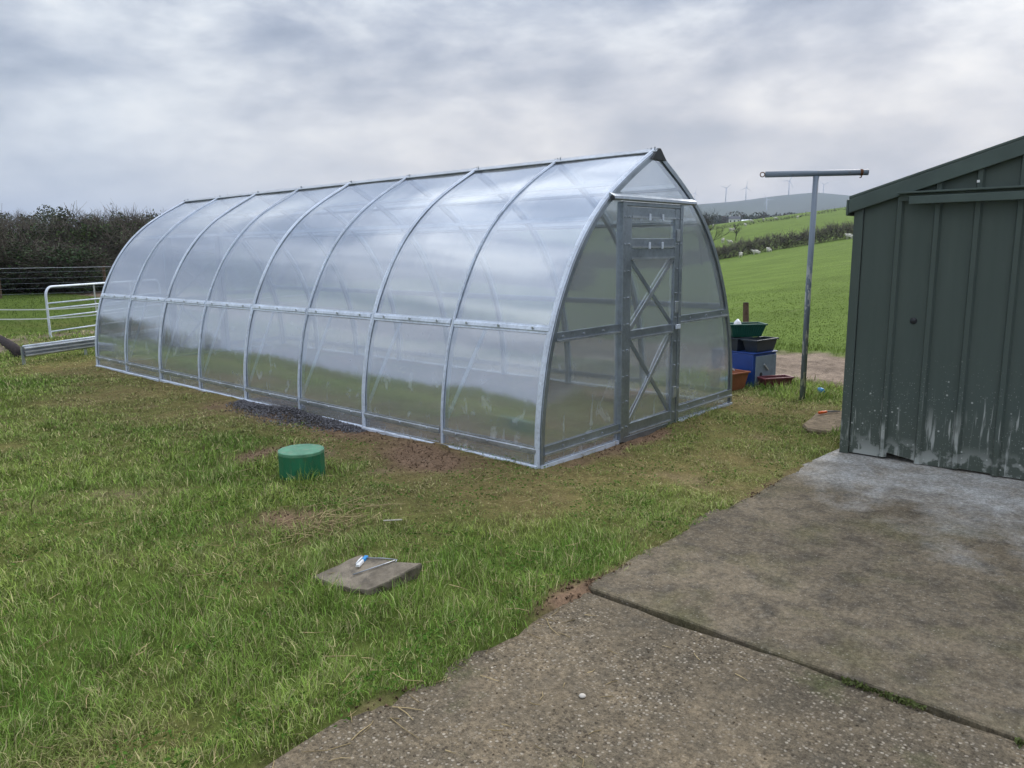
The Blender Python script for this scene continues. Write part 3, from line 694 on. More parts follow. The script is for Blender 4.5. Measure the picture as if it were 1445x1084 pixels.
pts = [(3.70+.05*math.cos(t*1.7)+.03*math.sin(t*.6), .40+.06*math.sin(t*1.3), .21+.05*abs(math.sin(t*.9))) for t in np.linspace(0, 14, 60)]
cd.tube(pts, .005, 5); tag(cd.build('rope', M['white'], None, True), 'tangle of pale rope in the terracotta coloured planter', 'rope')
wpost = empty('fence_post', (6.4, 1.45, gz(6.4, 1.45)), .3, 'weathered brown wooden post behind the planters beside the track', 'post')
MB().tube([(0, 0, -.2), (.01, 0, .5), (0, .01, .79)], [.045, .043, .040], 9).build('post', M['wood'], wpost)
MB().tube([(0, .01, .789), (0, .01, .796)], [.038, .034], 9).build('weathered_top', M['log'], wpost)

# ------------------------------------------------------------------ green riser on the lawn
rv = empty('drain_riser', (-1.193, 1.198, gz(-1.193, 1.198)-.02), .12, 'round green plastic drain riser standing in the lawn', 'riser')
MB().lathe([(.160, -.1), (.160, .185)], 14).build('wall', M['green_pl'], rv)
MB().lathe([(.1605, .1855), (.1615, .188), (.1615, .205), (.159, .2085), (.10, .210), (0.0, .211)], 14).build('lid', M['green_top'], rv)

# ------------------------------------------------------------------ broken stone slab and the tools on it
st = empty('stone_slab', (-2.02, -.60, 0), 0, 'broken grey paving stone lying tilted in the grass', 'stone')
cor = [(-2.19, -.39, .02), (-2.11, -.735, .035), (-1.825, -.785, .085), (-1.93, -.45, .07)]
def stone_outline(k=9):
    out = []
    for i in range(4):
        a, b = np.array(cor[i]), np.array(cor[(i+1) % 4])
        for j in range(k):
            t = j/k; p = a+(b-a)*t; nx, ny = (b-a)[1], -(b-a)[0]; w = (float(fbm(np.array([p[0]]), np.array([p[1]]), 9, 3)[0])-.5)*.24
            out.append((p[0]+2.02+nx*w, p[1]+.60+ny*w, p[2]))
    return out
so = stone_outline(); n = len(so); mb = MB(); ctr = np.mean(np.array(so), 0)
top_ = [(*(np.array(p)*.985+ctr*.015)[:2], p[2]) for p in so]
lev = [so_ for so_ in so]
mb.v = top_+[(x*1.0, y*1.0, z-.007) for x, y, z in so]+[(x*.97+.006*math.sin(i*1.9), y*.97+.006*math.cos(i*2.3), z-.03) for i, (x, y, z) in enumerate(so)]+[(x*.9, y*.9, z-.085) for x, y, z in so]
for L_ in range(3):
    for i in range(n): k = (i+1) % n; mb.f.append((L_*n+i, L_*n+n+i, L_*n+n+k, L_*n+k))
mb.v.append(tuple(ctr)); mb.f += [(i, (i+1) % n, 4*n) for i in range(n)]
mb.build('slab', M['stone'], st)
def onslab(x, y):    # height of the slab's tilted top
    A = np.array([[p[0], p[1], 1] for p in cor]); b_ = np.array([p[2] for p in cor]); s_ = np.linalg.lstsq(A, b_, rcond=None)[0]; return float(s_ @ [x, y, 1])
def sp(x, y, h): return (x, y, onslab(x, y)+h)
mb = MB().tube([sp(-2.075, -.575, .009), sp(-1.885, -.66, .009)], .0032, 8); tag(mb.build('steel_rod', M['steel'], None, True), 'thin grey steel rod lying across the paving stone', 'rod')
rod = MB().tube([sp(-1.952, -.495, .009), sp(-1.905, -.585, .009), sp(-1.878, -.665, .009), sp(-1.895, -.675, .009)], .003, 8); tag(rod.build('hooked_rod', M['steel'], None, True), 'thin hooked steel rod along the edge of the paving stone', 'rod')
cl_ = empty('plastic_clip', sp(-1.985, -.525, .004), R(-62), 'small blue and white plastic hand tool on the paving stone', 'tool')
MB().hexa([(-.012, -.045, 0), (.010, -.045, 0), (.006, .02, 0), (-.008, .02, 0)], [(-.009, -.045, .014), (.007, -.045, .014), (.004, .02, .016), (-.006, .02, .016)]).build('white_jaw', M['white'], cl_, False, .003)
MB().hexa([(-.010, .0205, 0), (.007, .0205, 0), (.012, .06, 0), (-.012, .06, 0)], [(-.008, .0205, .016), (.006, .0205, .016), (.010, .06, .02), (-.010, .06, .02)]).build('blue_handle', M['cyan'], cl_, False, .003)
MB().tube([(-.014, -.03, .010), (-.016, .0, .014), (-.018, .045, .014)], .004, 6).build('white_arm', M['white'], cl_, True)
# white pebble on the aggregate
o = MB().lathe([(0, 0), (.009, .001), (.013, .005), (.010, .009), (0, .011)], 12).build('pebble', M['stone_pale'], None, True, 0, (-2.123, -1.96, .006)); tag(o, 'single white pebble lying loose on the aggregate concrete', 'pebble')
# stick on the lawn
tag(MB().tube([(-1.50, -.09, .045), (-1.43, -.17, .05)], .004, 6).build('stick', M['stone_pale'], None), 'short pale stick lying on worn grass by the riser', 'stick')
# bits near the shed corner
z0 = gz(4.075, -.535)
bo = empty('plastic_bottle', (4.0, -.55, z0+.05), R(35), 'bright blue plastic bottle lying in grass beside the line post', 'bottle')
mb = MB().lathe([(0, 0), (.028, .002), (.03, .01), (.028, .09), (.012, .12), (.012, .13)], 12); mb.v = [(z, x, y) for x, y, z in mb.v]; mb.build('body', M['cyan'], bo, True)
mb = MB().lathe([(.014, .13), (.014, .15), (0, .151)], 12); mb.v = [(z, x, y) for x, y, z in mb.v]; mb.build('cap', M['cyan'], bo, True)
fs = MB(); n = 14
for L_, (s_, z) in enumerate(((1, -.08), (1, .03), (.96, .045))):
    for k in range(n):
        t = 2*math.pi*k/n; r_ = 1+.16*math.sin(2*t+1)+.14*math.sin(3*t+.6)+.09*math.sin(7*t); fs.v.append((.42*r_*s_*math.cos(t), .24*r_*s_*math.sin(t), z-.012))
for L_ in range(2):
    for k in range(n): fs.f.append((L_*n+k, L_*n+(k+1) % n, L_*n+n+(k+1) % n, L_*n+n+k))
fs.f.append(tuple(2*n+k for k in range(n)))
o = fs.build('flat_stone', M['stone_edge'], None, False, 0, (2.72, -1.10, 0), (0, 0, .15)); tag(o, 'flat brown stone set in grass by the shed corner', 'stone')
ot = empty('garden_fork', (2.98, -.97, .052), R(-25), 'small orange handled hand fork lying by the shed corner', 'tool')
MB().tube([(-.11, 0, .0), (-.10, 0, 0.002), (-.02, 0, .002), (-.01, 0, 0)], [.008, .014, .012, .007], 10).build('handle', M['orange'], ot, True)
for s_ in (-1, 0, 1): MB().tube([(-.01, 0, 0), (.03, .018*s_, .0), (.13, .022*s_, -.004)], .004, 6).build('tine', M['black'], ot, True)

# ------------------------------------------------------------------ field gate, trough, fence on the left
gt = empty('field_gate', (0.58, 11.85, -.03), math.atan2(1.35-.0, 2.05), 'galvanised tubular field gate with rounded corners behind the greenhouse', 'gate')
GLN, z0, z1, rc = 3.4, .04, 1.03, .16
arcp = lambda cx, cz, a0, a1: [(cx+rc*math.cos(t), 0, cz+rc*math.sin(t)) for t in np.linspace(a0, a1, 7)]
loop = arcp(rc, z0+rc, 1.5*math.pi, math.pi)+arcp(rc, z1-rc, math.pi, .5*math.pi)+arcp(GLN-rc, z1-rc, .5*math.pi, 0)+arcp(GLN-rc, z0+rc, 0, -.5*math.pi)
loop.append(loop[0]); MB().tube(loop, .021, 10, False).build('frame', M['galv_pale'], gt, True)
for z in (.235, .49, .64, .74): MB().tube([(.02, 0, z), (GLN-.02, 0, z)], .014, 8).build('bar', M['galv_pale'], gt, True)
for x in (1.3, 2.4): MB().beam((x, .018, z0+.01), (x, .018, z1-.01), .04, .006, (0, 1, 0)).build('stay', M['galv'], gt)
ft = empty('low_barrier', (-0.64, 9.03, 0), math.atan2(.38, .92), 'low galvanised corrugated rail barrier on short legs by the gate', 'barrier')
TL = 2.6; mb = MB(); sec = [(.020*math.cos(k*math.pi/2.5), .115+.155*k/15) for k in range(16)]
mb.v = [(x_, a, z) for x_, o_ in ((0, 0), (TL, 0)) for a, z in sec]+[(x_, a+.006, z) for x_ in (0, TL) for a, z in sec]
for k in range(15): mb.f += [(k, 16+k, 17+k, k+1), (32+k, 33+k, 49+k, 48+k)]
mb.build('corrugated_beam', M['galv'], ft)
MB().tube([(0, .02, .278), (TL, .02, .278)], .013, 8).build('top_rail', M['galv_pale'], ft, True)
for x in (.0, 1.05, 2.1, TL-.02): MB().box((x-.02, .030, -.08), (x+.02, .05, .27)).build('leg', M['galv'], ft)
o = MB().tube([(-.44, 9.95, .05), (-.25, 11.0, .06), (-.08, 12.2, .07), (.08, 13.4, .07)], [.085, .09, .09, .085], 12).build('timber_pole', M['log'], None, True); tag(o, 'dark tarred timber pole lying on the mud beyond the low barrier', 'pole')
# white electric-fence tapes on plastic stakes, running to the left and past the gate
def tape(pts, name, label):
    mb = MB()
    for a, b in zip(pts[:-1], pts[1:]):
        P = [Vector(a).lerp(Vector(b), k/6)-Vector((0, 0, .05*math.sin(math.pi*k/6))) for k in range(7)]
        for p, q in zip(P[:-1], P[1:]): mb.beam(p, q, .004, .018)
    tag(mb.build(name, M['white'], None), label, 'fence tape')
def stakes(x, y, h, label):
    e = empty('fence_stake', (x, y, gz(x, y)), 0, label, 'stake', 'white plastic stakes of the tape fence')
    MB().tube([(0, 0, -.1), (0, 0, h)], .010, 6).build('shaft', M['white'], e); MB().tube([(0, 0, h), (0, 0, h+.04)], [.02, .012], 8).build('insulator', M['white'], e)
S = [(-5.2, 14.0), (-.9, 12.0), (2.1, 10.6+1.6), (6.0, 11.0)]
S = [(-4.2, 12.9), (-0.25, 11.75), (1.75, 11.3), (5.2, 10.4)]
for x, y in S: stakes(x, y, .70, 'white plastic stake holding the fence tapes')
tape([(x, y, .46+.035*i) for i, (x, y) in enumerate(S)], 'fence_tape', 'lower white electric fence tape strung in front of the gate')
tape([(x, y, .64+.02*i) for i, (x, y) in enumerate(S)], 'fence_tape', 'upper white electric fence tape strung in front of the gate')
FP = [(-6.0, 23.6), (-2.9, 23.1), (0.1, 22.7), (2.6, 22.2), (5.2, 21.5), (8.0, 20.9), (11, 20.2), (14.5, 19.4)]
wf = empty('wire_fence', (5.2, 21.5, gz(5.2, 21.5)), 0, 'wire stock fence on wooden posts in front of the dark hedge', 'fence')
off = Vector(wf.location)
for x, y in FP: MB().tube([Vector((x, y, gz(x, y)-.2))-off, Vector((x, y, gz(x, y)+.88))-off], .045, 8).build('post', M['wood'], wf)
for k, h in enumerate((.10, .25, .40, .55, .72, .84)):
    MB().tube([Vector((x, y-.05, gz(x, y)+h))-off for x, y in FP], .0018 if k < 5 else .005, 5).build('wire', M['galv_dark'] if k < 5 else M['galv'], wf)

# ------------------------------------------------------------------ vegetation
def segs_mesh(name, S_, m, cols, leaves=None, k=3):
    """S_: (n,8) p0 p1 r0 r1 -> prisms; leaves (V,F,C) appended"""
    S_ = np.asarray(S_, float); n = len(S_); p0, p1 = S_[:, :3], S_[:, 3:6]; d = p1-p0; d /= np.linalg.norm(d, axis=1)[:, None]+1e-9
    ref = np.where(abs(d[:, 2:3]) > .9, np.array([[1., 0, 0]]), np.array([[0, 0, 1.]])); a = np.cross(d, ref); a /= np.linalg.norm(a, axis=1)[:, None]; b = np.cross(d, a)
    V = []
    for (p, r) in ((p0, S_[:, 6]), (p1, S_[:, 7])):
        for j in range(k):
            t = 2*math.pi*j/k; V.append(p+(a*math.cos(t)+b*math.sin(t))*r[:, None])
    V = np.stack(V, 1).reshape(-1, 3); base = (np.arange(n)*2*k)[:, None]
    F_ = np.concatenate([np.stack([base[:, 0]+j, base[:, 0]+(j+1) % k, base[:, 0]+k+(j+1) % k, base[:, 0]+k+j], 1) for j in range(k)])
    C_ = np.repeat(cols, 2*k, axis=0)
    if leaves is not None:
        lv, lf, lc = leaves; F_ = np.concatenate([F_, lf+len(V)]); V = np.concatenate([V, lv]); C_ = np.concatenate([C_, lc])
    return bigmesh(name, V, F_, m, C_)
def leaf_quads(P, size, cols, flat=0.0):
    n = len(P); a = RNG.normal(size=(n, 3)); a[:, 2] *= 1-flat; a /= np.linalg.norm(a, axis=1)[:, None]; b = np.cross(a, RNG.normal(size=(n, 3))); b /= np.linalg.norm(b, axis=1)[:, None]
    s = size*(.6+.8*RNG.random((n, 1))); V = np.stack([P-a*s, P+b*s*.5, P+a*s, P-b*s*.5], 1).reshape(-1, 3)
    F_ = (np.arange(n)*4)[:, None]+np.arange(4)[None]; return V, F_, np.repeat(cols, 4, axis=0)
def tree_segs(h, r, levels, spread=.6, nb=(3, 5), seed=0, up_=.25):
    rnd = random.Random(seed); out = []
    def grow(p, d, L, r_, lev):
        n = 3; q = p
        for i in range(n):
            d = (d+Vector((rnd.gauss(0, .13), rnd.gauss(0, .13), rnd.gauss(0, .08)+up_*.15))).normalized(); q2 = q+d*L/n
            ra, rb = r_*(1-.4*i/n), r_*(1-.4*(i+1)/n); out.append((*q, *q2, ra, rb)); q = q2
            if lev > 0 and (i > 0 or lev < levels):
                for _ in range(rnd.randint(*nb) if i == n-1 else rnd.randint(1, 2)):
                    nd = (d+Vector((rnd.gauss(0, spread), rnd.gauss(0, spread), rnd.gauss(up_, spread*.6)))).normalized()
                    grow(q, nd, L*rnd.uniform(.5, .78), rb*rnd.uniform(.5, .72), lev-1)
    grow(Vector((0, 0, -.1)), Vector((0, 0, 1)), h*.38, r, levels); return out
def bare_tree(name, h, r, levels, seed, loc, label, group=None, col=(.12, .10, .09), mesh=None):
    t = empty(name, loc, seed*1.3, label, 'tree', group)
    if mesh is None:
        S_ = np.array(tree_segs(h, r, levels, seed=seed)); thick = S_[:, 6] > r*.35
        mk = lambda A, nm: segs_mesh(nm, A, M['vcol'], np.tile(np.array(col), (len(A), 1))*(.7+.6*RNG.random((len(A), 1))), k=5 if nm == 'trunk' else 3)
        mesh = (mk(S_[thick], 'trunk'), mk(S_[~thick], 'crown'))
    link('trunk', mesh[0], t); link('crown', mesh[1], t); return t, mesh
def shrub_meshes(seed, green, h=2.7, rx=1.25, ntw=4200, nlf=5200):
    g_ = np.random.default_rng(seed); n = ntw
    u = g_.normal(size=(n, 3)); u /= np.linalg.norm(u, axis=1)[:, None]; rad = g_.random(n)**.45
    P = np.stack([u[:, 0]*rx*rad, u[:, 1]*rx*rad, h*.46+u[:, 2]*h*.5*rad], 1)
    P[:, 2] *= 1+.28*(fbm(P[:, 0]+seed*9, P[:, 1], 1.1, 3)-.4); P[:, 2] = np.maximum(P[:, 2], .02)
    D = np.stack([P[:, 0]*.35+g_.normal(size=n)*.55, P[:, 1]*.35+g_.normal(size=n)*.55, .45+g_.normal(size=n)*.5], 1); D /= np.linalg.norm(D, axis=1)[:, None]
    L = .18+.42*g_.random(n); r0 = .004+.006*g_.random(n)
    S_ = np.concatenate([P, P+D*L[:, None], r0[:, None], r0[:, None]*.4], 1)
    tips = g_.random(n) < .06; S_[tips, 3:6] += D[tips]*.35
    cc = np.where(g_.random((n, 1)) < .5, np.array([[.095, .078, .070]]), np.array([[.105, .098, .078]]))*(.5+.9*g_.random((n, 1)))
    m = int(nlf*green); cn = g_.normal(size=(26, 3)); cn /= np.linalg.norm(cn, axis=1)[:, None]
    k = g_.integers(0, 26, m); cen = np.stack([cn[:, 0]*rx*.8, cn[:, 1]*rx*.8, h*.45+cn[:, 2]*h*.42], 1)
    LP = cen[k]+g_.normal(size=(m, 3))*np.array([.26, .26, .24]); LP[:, 2] = np.maximum(LP[:, 2], .03)
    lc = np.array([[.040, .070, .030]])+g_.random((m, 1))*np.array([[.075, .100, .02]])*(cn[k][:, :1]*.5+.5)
    lv = leaf_quads(LP, .045, lc)
    stems = []
    for i in range(9):
        a = g_.random()*6.28; p = Vector((.25*math.cos(a), .25*math.sin(a), -.1)); q = Vector((rx*.7*math.cos(a)*g_.random(), rx*.7*math.sin(a)*g_.random(), h*(.6+.35*g_.random()))); mdl = (p+q)/2+Vector((0, 0, .2))
        stems += [(*p, *mdl, .03, .02), (*mdl, *q, .02, .006)]
    ca = np.tile(np.array([[.055, .045, .04]]), (len(stems), 1))
    return segs_mesh('stems', stems, M['vcol'], ca, k=5), segs_mesh('foliage', S_, M['vcol'], cc, lv)
kinds = [(shrub_meshes(1, 1.0), 'dark ivy-green shrub in the hedge behind the wire fence', 'evergreen shrub'), (shrub_meshes(2, .40, 2.8), 'brown leafless thorn shrub in the hedge behind the wire fence', 'bare shrub'),
         (shrub_meshes(3, .8, 2.5, 1.35), 'half-bare bramble shrub in the hedge behind the wire fence', 'bramble')]
hr = random.Random(5); q0, q1 = Vector((-9, 27.0)), Vector((26, 19.4)); i = 0
for row in range(2):
    s_ = 0
    while s_ < 36:
        p = q0+(q1-q0).normalized()*s_; k = [0, 1, 2, 0, 2, 0, 1][(i*3+row) % 7]; (sm_, fm_), lab, cat_ = kinds[k]
        x, y = p.x+row*.5+hr.uniform(-.3, .3), p.y+row*1.9+hr.uniform(-.4, .4)
        e = empty(cat_.replace(' ', '_'), (x, y, gz(x, y)-.05), hr.uniform(0, 6.28), lab, 'shrub', 'shrubs of the left-hand hedge: '+cat_)
        e.scale = (hr.uniform(.85, 1.15),)*2+(hr.uniform(.50, .94)*(1.0+.08*row),); link('stems', sm_, e); link('foliage', fm_, e); s_ += hr.uniform(1.15, 1.6); i += 1
for azd, rr_, k, hs in ((20.6, 30.5, 0, .86), (22.6, 31.0, 0, .90), (21.8, 32.5, 1, .92), (14.4, 33, 1, .84)):
    x, y = CP.x+rr_*math.sin(R(azd)), CP.y+rr_*math.cos(R(azd)); (sm_, fm_), lab, cat_ = kinds[k]
    e = empty(cat_.replace(' ', '_'), (x, y, gz(x, y)-.05), azd, 'tall '+lab.replace('shrub in', 'shrub rising above'), 'shrub', 'tall shrubs above the hedge: '+cat_); e.scale = (.95, .95, hs); link('stems', sm_, e); link('foliage', fm_, e)
tm = None
for k, (azd, rr_, hh) in enumerate(((12.5, 52, .85), (15.2, 48, .8), (16.6, 60, .9), (18.0, 55, .78), (19.6, 66, .95), (21.2, 50, .8), (22.6, 58, .86), (10, 55, .9), (26, 57, .9))):
    x, y = CP.x+rr_*math.sin(R(azd)), CP.y+rr_*math.cos(R(azd))
    if k % 3 == 0: tm = None
    t, tm = bare_tree('bare_tree', 4.6, .11, 4, k+20, (x, y, gz(x, y)-.3), 'slender leafless tree rising behind the left-hand hedge', 'leafless trees behind the hedge', mesh=tm); t.scale = (hh,)*3

# hedgerow and fields to the right
def pol(az, r): return CP.x+r*math.sin(R(az)), CP.y+r*math.cos(R(az))
def hedgerow(name, label, az0, az1, rf, h, th, n, tw, cA, cB, leaf=.3, rough=1.0):
    a = az0+(az1-az0)*RNG.random(n); r = np.array([rf(v) for v in a])+(RNG.random(n)-.5)*th
    x = CP.x+r*np.sin(np.radians(a)); y = CP.y+r*np.cos(np.radians(a)); hh = h*(.55+.75*fbm(a*6*rough, a*0, 1, 4)); z = terrain(x, y)+hh*RNG.random(n)**.8
    P = np.stack([x, y, z], 1); D = RNG.normal(size=(n, 3))*np.array([.5, .5, .5])+np.array([0, 0, .5]); D /= np.linalg.norm(D, axis=1)[:, None]
    L = tw*8*(.5+RNG.random(n)); S_ = np.concatenate([P, P+D*L[:, None], np.full((n, 1), tw*.25), np.full((n, 1), tw*.1)], 1)
    mixv = RNG.random((n, 1)); cc = (np.array([cA])*mixv+np.array([cB])*(1-mixv))*(.6+.8*RNG.random((n, 1)))
    m = int(n*leaf); LP = P[:m]+RNG.normal(size=(m, 3))*.1; lv = leaf_quads(LP, tw*1.6, np.array([[.04, .055, .022]])*(.5+RNG.random((m, 1))))
    o = link(name, segs_mesh(name, S_, M['vcol'], cc, lv)); tag(o, label, 'hedge')
hedgerow('hedgerow', 'near brown leafless hedgerow with sheep lying along its foot', 50, 90, lambda a: 132+ (a-66)*.5, 2.2, 2.4, 22000, .10, (.150, .120, .110), (.115, .105, .085), .12)
hedgerow('hedgerow', 'far thin hedge crossing the upper sheep field', 55, 88, lambda a: 262+(a-66)*6.0, 0.7, 3, 2500, .12, (.12, .11, .09), (.09, .10, .06), .4)
x, y = pol(61.9, 118); bare_tree('bare_tree', 9.2, .20, 4, 41, (x, y, gz(x, y)-.3), 'bare winter tree standing in the field just beyond the greenhouse', col=(.06, .05, .045))
x, y = pol(64.2, 170); bare_tree('bare_tree', 4.5, .10, 4, 44, (x, y, gz(x, y)-.3), 'small bare tree among the far sheep field', col=(.06, .05, .045))
# far-off wood, one mass
def wood(name, label, n, az0, az1, r0, r1, h0, h1, mm=110, lz=.9):
    VV, FF, CC = [], [], []; b = 0
    for i in range(n):
        a = RNG.uniform(az0, az1); r = RNG.uniform(r0, r1); x, y = pol(a, r); z = gz(x, y); h = RNG.uniform(h0, h1); m = mm
        u = RNG.normal(size=(m, 3)); u /= np.linalg.norm(u, axis=1)[:, None]; u *= RNG.random((m, 1))**.4
        P = np.array([x, y, z+h*.52])+u*np.array([h*.38, h*.38, h*.5]); base = np.array([[.070, .080, .050]]) if RNG.random() < .6 else np.array([[.12, .105, .09]])
        v, f, c_ = leaf_quads(P, lz, base*(.6+.8*RNG.random((m, 1)))); VV.append(v); FF.append(f+b); CC.append(c_); b += len(v)
    o = link(name, bigmesh(name, np.concatenate(VV), np.concatenate(FF), M['vcol'], np.concatenate(CC))); tag(o, label, 'wood', kind='stuff')
wood('distant_wood', 'dark belt of distant woodland below the wind turbine hill', 150, 57, 69.5, 640, 720, 8, 12)
wood('distant_trees', 'scattered far trees on the valley floor', 120, 50, 90, 800, 1900, 6, 10)
wood('distant_copse', 'far line of trees on the horizon behind the left-hand hedge', 90, 2, 40, 140, 210, 3, 5.0, 420, .22)
# sheep
def skin(name, V, E_, rad, m, sub=1):
    me = bpy.data.meshes.new(name); me.from_pydata(V, E_, []); o = bpy.data.objects.new(name, me); COL.objects.link(o)
    s_ = o.modifiers.new('s', 'SKIN'); 
    for i, r_ in enumerate(rad): me.skin_vertices[0].data[i].radius = (r_, r_) if not isinstance(r_, tuple) else r_
    me.skin_vertices[0].data[0].use_root = True; o.modifiers.new('d', 'SUBSURF').levels = sub
    dg = bpy.context.evaluated_depsgraph_get(); m2 = bpy.data.meshes.new_from_object(o.evaluated_get(dg)); bpy.data.objects.remove(o)
    m2.materials.clear(); m2.materials.append(m); m2.polygons.foreach_set('use_smooth', [True]*len(m2.polygons)); return m2
sv = [(0, 0, .62), (.28, 0, .64), (-.30, 0, .62), (.48, 0, .72), (.60, 0, .88), (.76, 0, .82)]; se = [(0, 1), (0, 2), (1, 3), (3, 4), (4, 5)]; sr = [.25, .25, .24, .13, .10, .06]
for (x, y, b_) in ((.28, .13, 1), (.28, -.13, 1), (-.32, .13, 2), (-.32, -.13, 2)):
    k = len(sv); sv += [(x, y, .42), (x+.01, y, .22), (x, y, .0)]; se += [(b_, k), (k, k+1), (k+1, k+2)]; sr += [.08, .04, .035]
k = len(sv); sv += [(.60, .11, .90), (.60, -.11, .90), (-.52, 0, .60), (-.55, 0, .42)]; se += [(4, k), (4, k+1), (2, k+2), (k+2, k+3)]; sr += [.03, .03, .06, .04]
sheep = skin('sheep', sv, se, sr, M['wool'])
for az, r_, lab, grp, rz in [(64.55, 126, 0, 0, .4), (65.6, 127, 0, 0, 2.1), (66.45, 128, 0, 0, .9), (71.55, 132, 0, 0, 1.4), (63.3, 168, 1, 1, .2), (63.8, 160, 1, 1, 2.6), (64.05, 205, 1, 1, .5), (63.85, 207, 1, 1, 1.2), (62.6, 290, 1, 1, .3), (65.2, 285, 1, 1, 2.2), (66.0, 288, 1, 1, .8), (66.8, 280, 1, 1, 1.9), (68.2, 255, 1, 1, .1), (64.8, 240, 1, 1, 1.0)]:
    x, y = pol(az, r_); o = link('sheep', sheep, None, (x, y, gz(x, y)-(.18 if lab == 0 else .02)), (0, 0, rz)); o.scale = (1.15,)*3
    tag(o, ['white sheep lying at the foot of the near hedgerow', 'white sheep grazing in the field beyond the hedgerow'][lab], 'sheep', ['sheep along the near hedgerow', 'sheep in the far field'][grp])
# farmhouse and barns
def house(name, az, r, w, d, h, rh, rz, label, cat, wins=True):
    x, y = pol(az, r); e = empty(name, (x, y, gz(x, y)), rz, label, cat)
    MB().box((-w/2, -d/2, -1), (w/2, d/2, h)).build('wall', M['render'], e)
    mb = MB(); mb.v = [(-w/2-.3, -d/2-.3, h+.01), (w/2+.3, -d/2-.3, h+.01), (w/2+.3, d/2+.3, h+.01), (-w/2-.3, d/2+.3, h+.01), (-w/2-.3, 0, h+rh), (w/2+.3, 0, h+rh)]
    mb.f = [(0, 1, 5, 4), (2, 3, 4, 5), (1, 2, 5), (3, 0, 4), (3, 2, 1, 0)]; rf = mb.build('roof', M['slate'] if wins else M['galv_pale'], e)
    if wins:
        for s_ in (-1, 1): MB().box((s_*w*.42-.4, -.4, h+rh*.5), (s_*w*.42+.4, .4, h+rh+.9)).build('chimney', M['render'], rf)
        for i in range(3):
            for zz_ in (.9, 3.1): MB().box((-w*.35+i*w*.35-.5, -d/2-.05, zz_), (-w*.35+i*w*.35+.5, -d/2-.01, zz_+1.2)).build('window', M['glassd'], e)
house('farmhouse', 64.05, 600, 8, 6, 5, 2.4, R(-64), 'small white farmhouse in front of the distant wood', 'house')
house('farm_barn', 65.2, 606, 14, 7, 3.2, 1.4, R(-64), 'long pale low barn beside the distant farmhouse', 'barn', False)
# wind turbines
def turbine_mesh():
    mb = MB().tube([(0, 0, -10), (0, 0, 62)], [2.8, 1.8], 10); na = MB().box((-1.6, -4, 61), (1.6, 4, 64.4)); hub = MB().tube([(0, -4.01, 62.6), (0, -6, 62.6)], [1.5, .7], 8)
    bl = MB().hexa([(-1.1, -5.3, 63.4), (1.9, -5.3, 63.4), (1.9, -4.6, 63.4), (-1.1, -4.6, 63.4)], [(-.6, -5.1, 96), (.6, -5.1, 96), (.6, -4.7, 96), (-.6, -4.7, 96)])
    bl.v = [(x, y, z-62.6) for x, y, z in bl.v]
    return mb.mesh('tower', M['turb'], True), na.mesh('nacelle', M['turb']), hub.mesh('hub', M['turb']), bl.mesh('blade', M['turb'])
TMs = turbine_mesh()
for px_az, r_, s_, ph in ((61.3, 4300, .85, .2), (63.40, 4250, .95, .9), (64.75, 4300, 1.0, .1), (66.15, 3300, .75, 1.6), (67.55, 4200, 1.1, .5), (69.75, 4350, .85, 1.1), (59.5, 4300, .9, .7)):
    x, y = pol(px_az, r_); e = empty('wind_turbine', (x, y, gz(x, y)), R(-px_az+15), 'white three-bladed wind turbine on the far blue hill', 'wind turbine', 'wind turbines on the far hill'); e.scale = (s_,)*3
    for nm, me in zip(('tower', 'nacelle', 'hub'), TMs[:3]): link(nm, me, e)
    for k in range(3): link('blade', TMs[3], e, (0, 0, 62.6), (0, ph+k*2*math.pi/3, 0))

# ------------------------------------------------------------------ grass
def blades(name, x, y, length, width, lean, ldir, col):
    n = len(x); z = terrain(x, y)-.004
    d = np.stack([np.cos(ldir), np.sin(ldir)], 1); sd_ = np.stack([-d[:, 1], d[:, 0], np.zeros(n)], 1)
    tw = RNG.normal(size=n)*.5; sd_ = sd_*np.cos(tw)[:, None]+np.stack([d[:, 0], d[:, 1], np.zeros(n)], 1)*np.sin(tw)[:, None]
    b = np.stack([x, y, z], 1); l1, l2 = lean*.55, lean*1.25
    m = b+length[:, None]*.5*np.stack([d[:, 0]*np.sin(l1), d[:, 1]*np.sin(l1), np.cos(l1)], 1)
    t = m+length[:, None]*.5*np.stack([d[:, 0]*np.sin(l2), d[:, 1]*np.sin(l2), np.maximum(np.cos(l2), -.15)], 1)
    t[:, 2] = np.maximum(t[:, 2], z+.006)
    w = width[:, None]/2; V = np.stack([b-sd_*w, b+sd_*w, m-sd_*w*.85, m+sd_*w*.85, t], 1).reshape(-1, 3)
    i = (np.arange(n)*5)[:, None]; F_ = np.concatenate([i+np.array([[0, 1, 3]]), i+np.array([[0, 3, 2]]), i+np.array([[2, 3, 4]])])
    o = link(name, bigmesh(name, V, F_, M['blade'], np.repeat(col, 5, axis=0))); return o
def scatter(N, r0, r1, a0, a1, pw):
    u = RNG.random(N); k = 1-pw; r = (r0**k+u*(r1**k-r0**k))**(1/k); a = np.radians(a0+(a1-a0)*RNG.random(N)); return CP.x+r*np.sin(a), CP.y+r*np.cos(a), r
x, y, r = scatter(1100000, 1.9, 17, -12, 98, .45)
wear, soil, mud = masks(x, y)
ins = (x > 0.03)*(x < 2.97)*(y > .03)*(y < 8.14)
edge = -1.47+(fbm(x*2, y*0, 1.5, 3)-.5)*.20
cl1 = np.clip((fbm(x, y, 5.5, 4)-.5)*1.7+.5, 0, 1); cl2_ = fbm(x+31, y-7, 0.8, 3)
dens = .85*np.clip(1.15-.35*wear-1.15*soil-1.2*mud, 0, 1)*np.where(ins, .25, 1)*np.clip(.55+1.1*(cl1-.3), .25, 1)
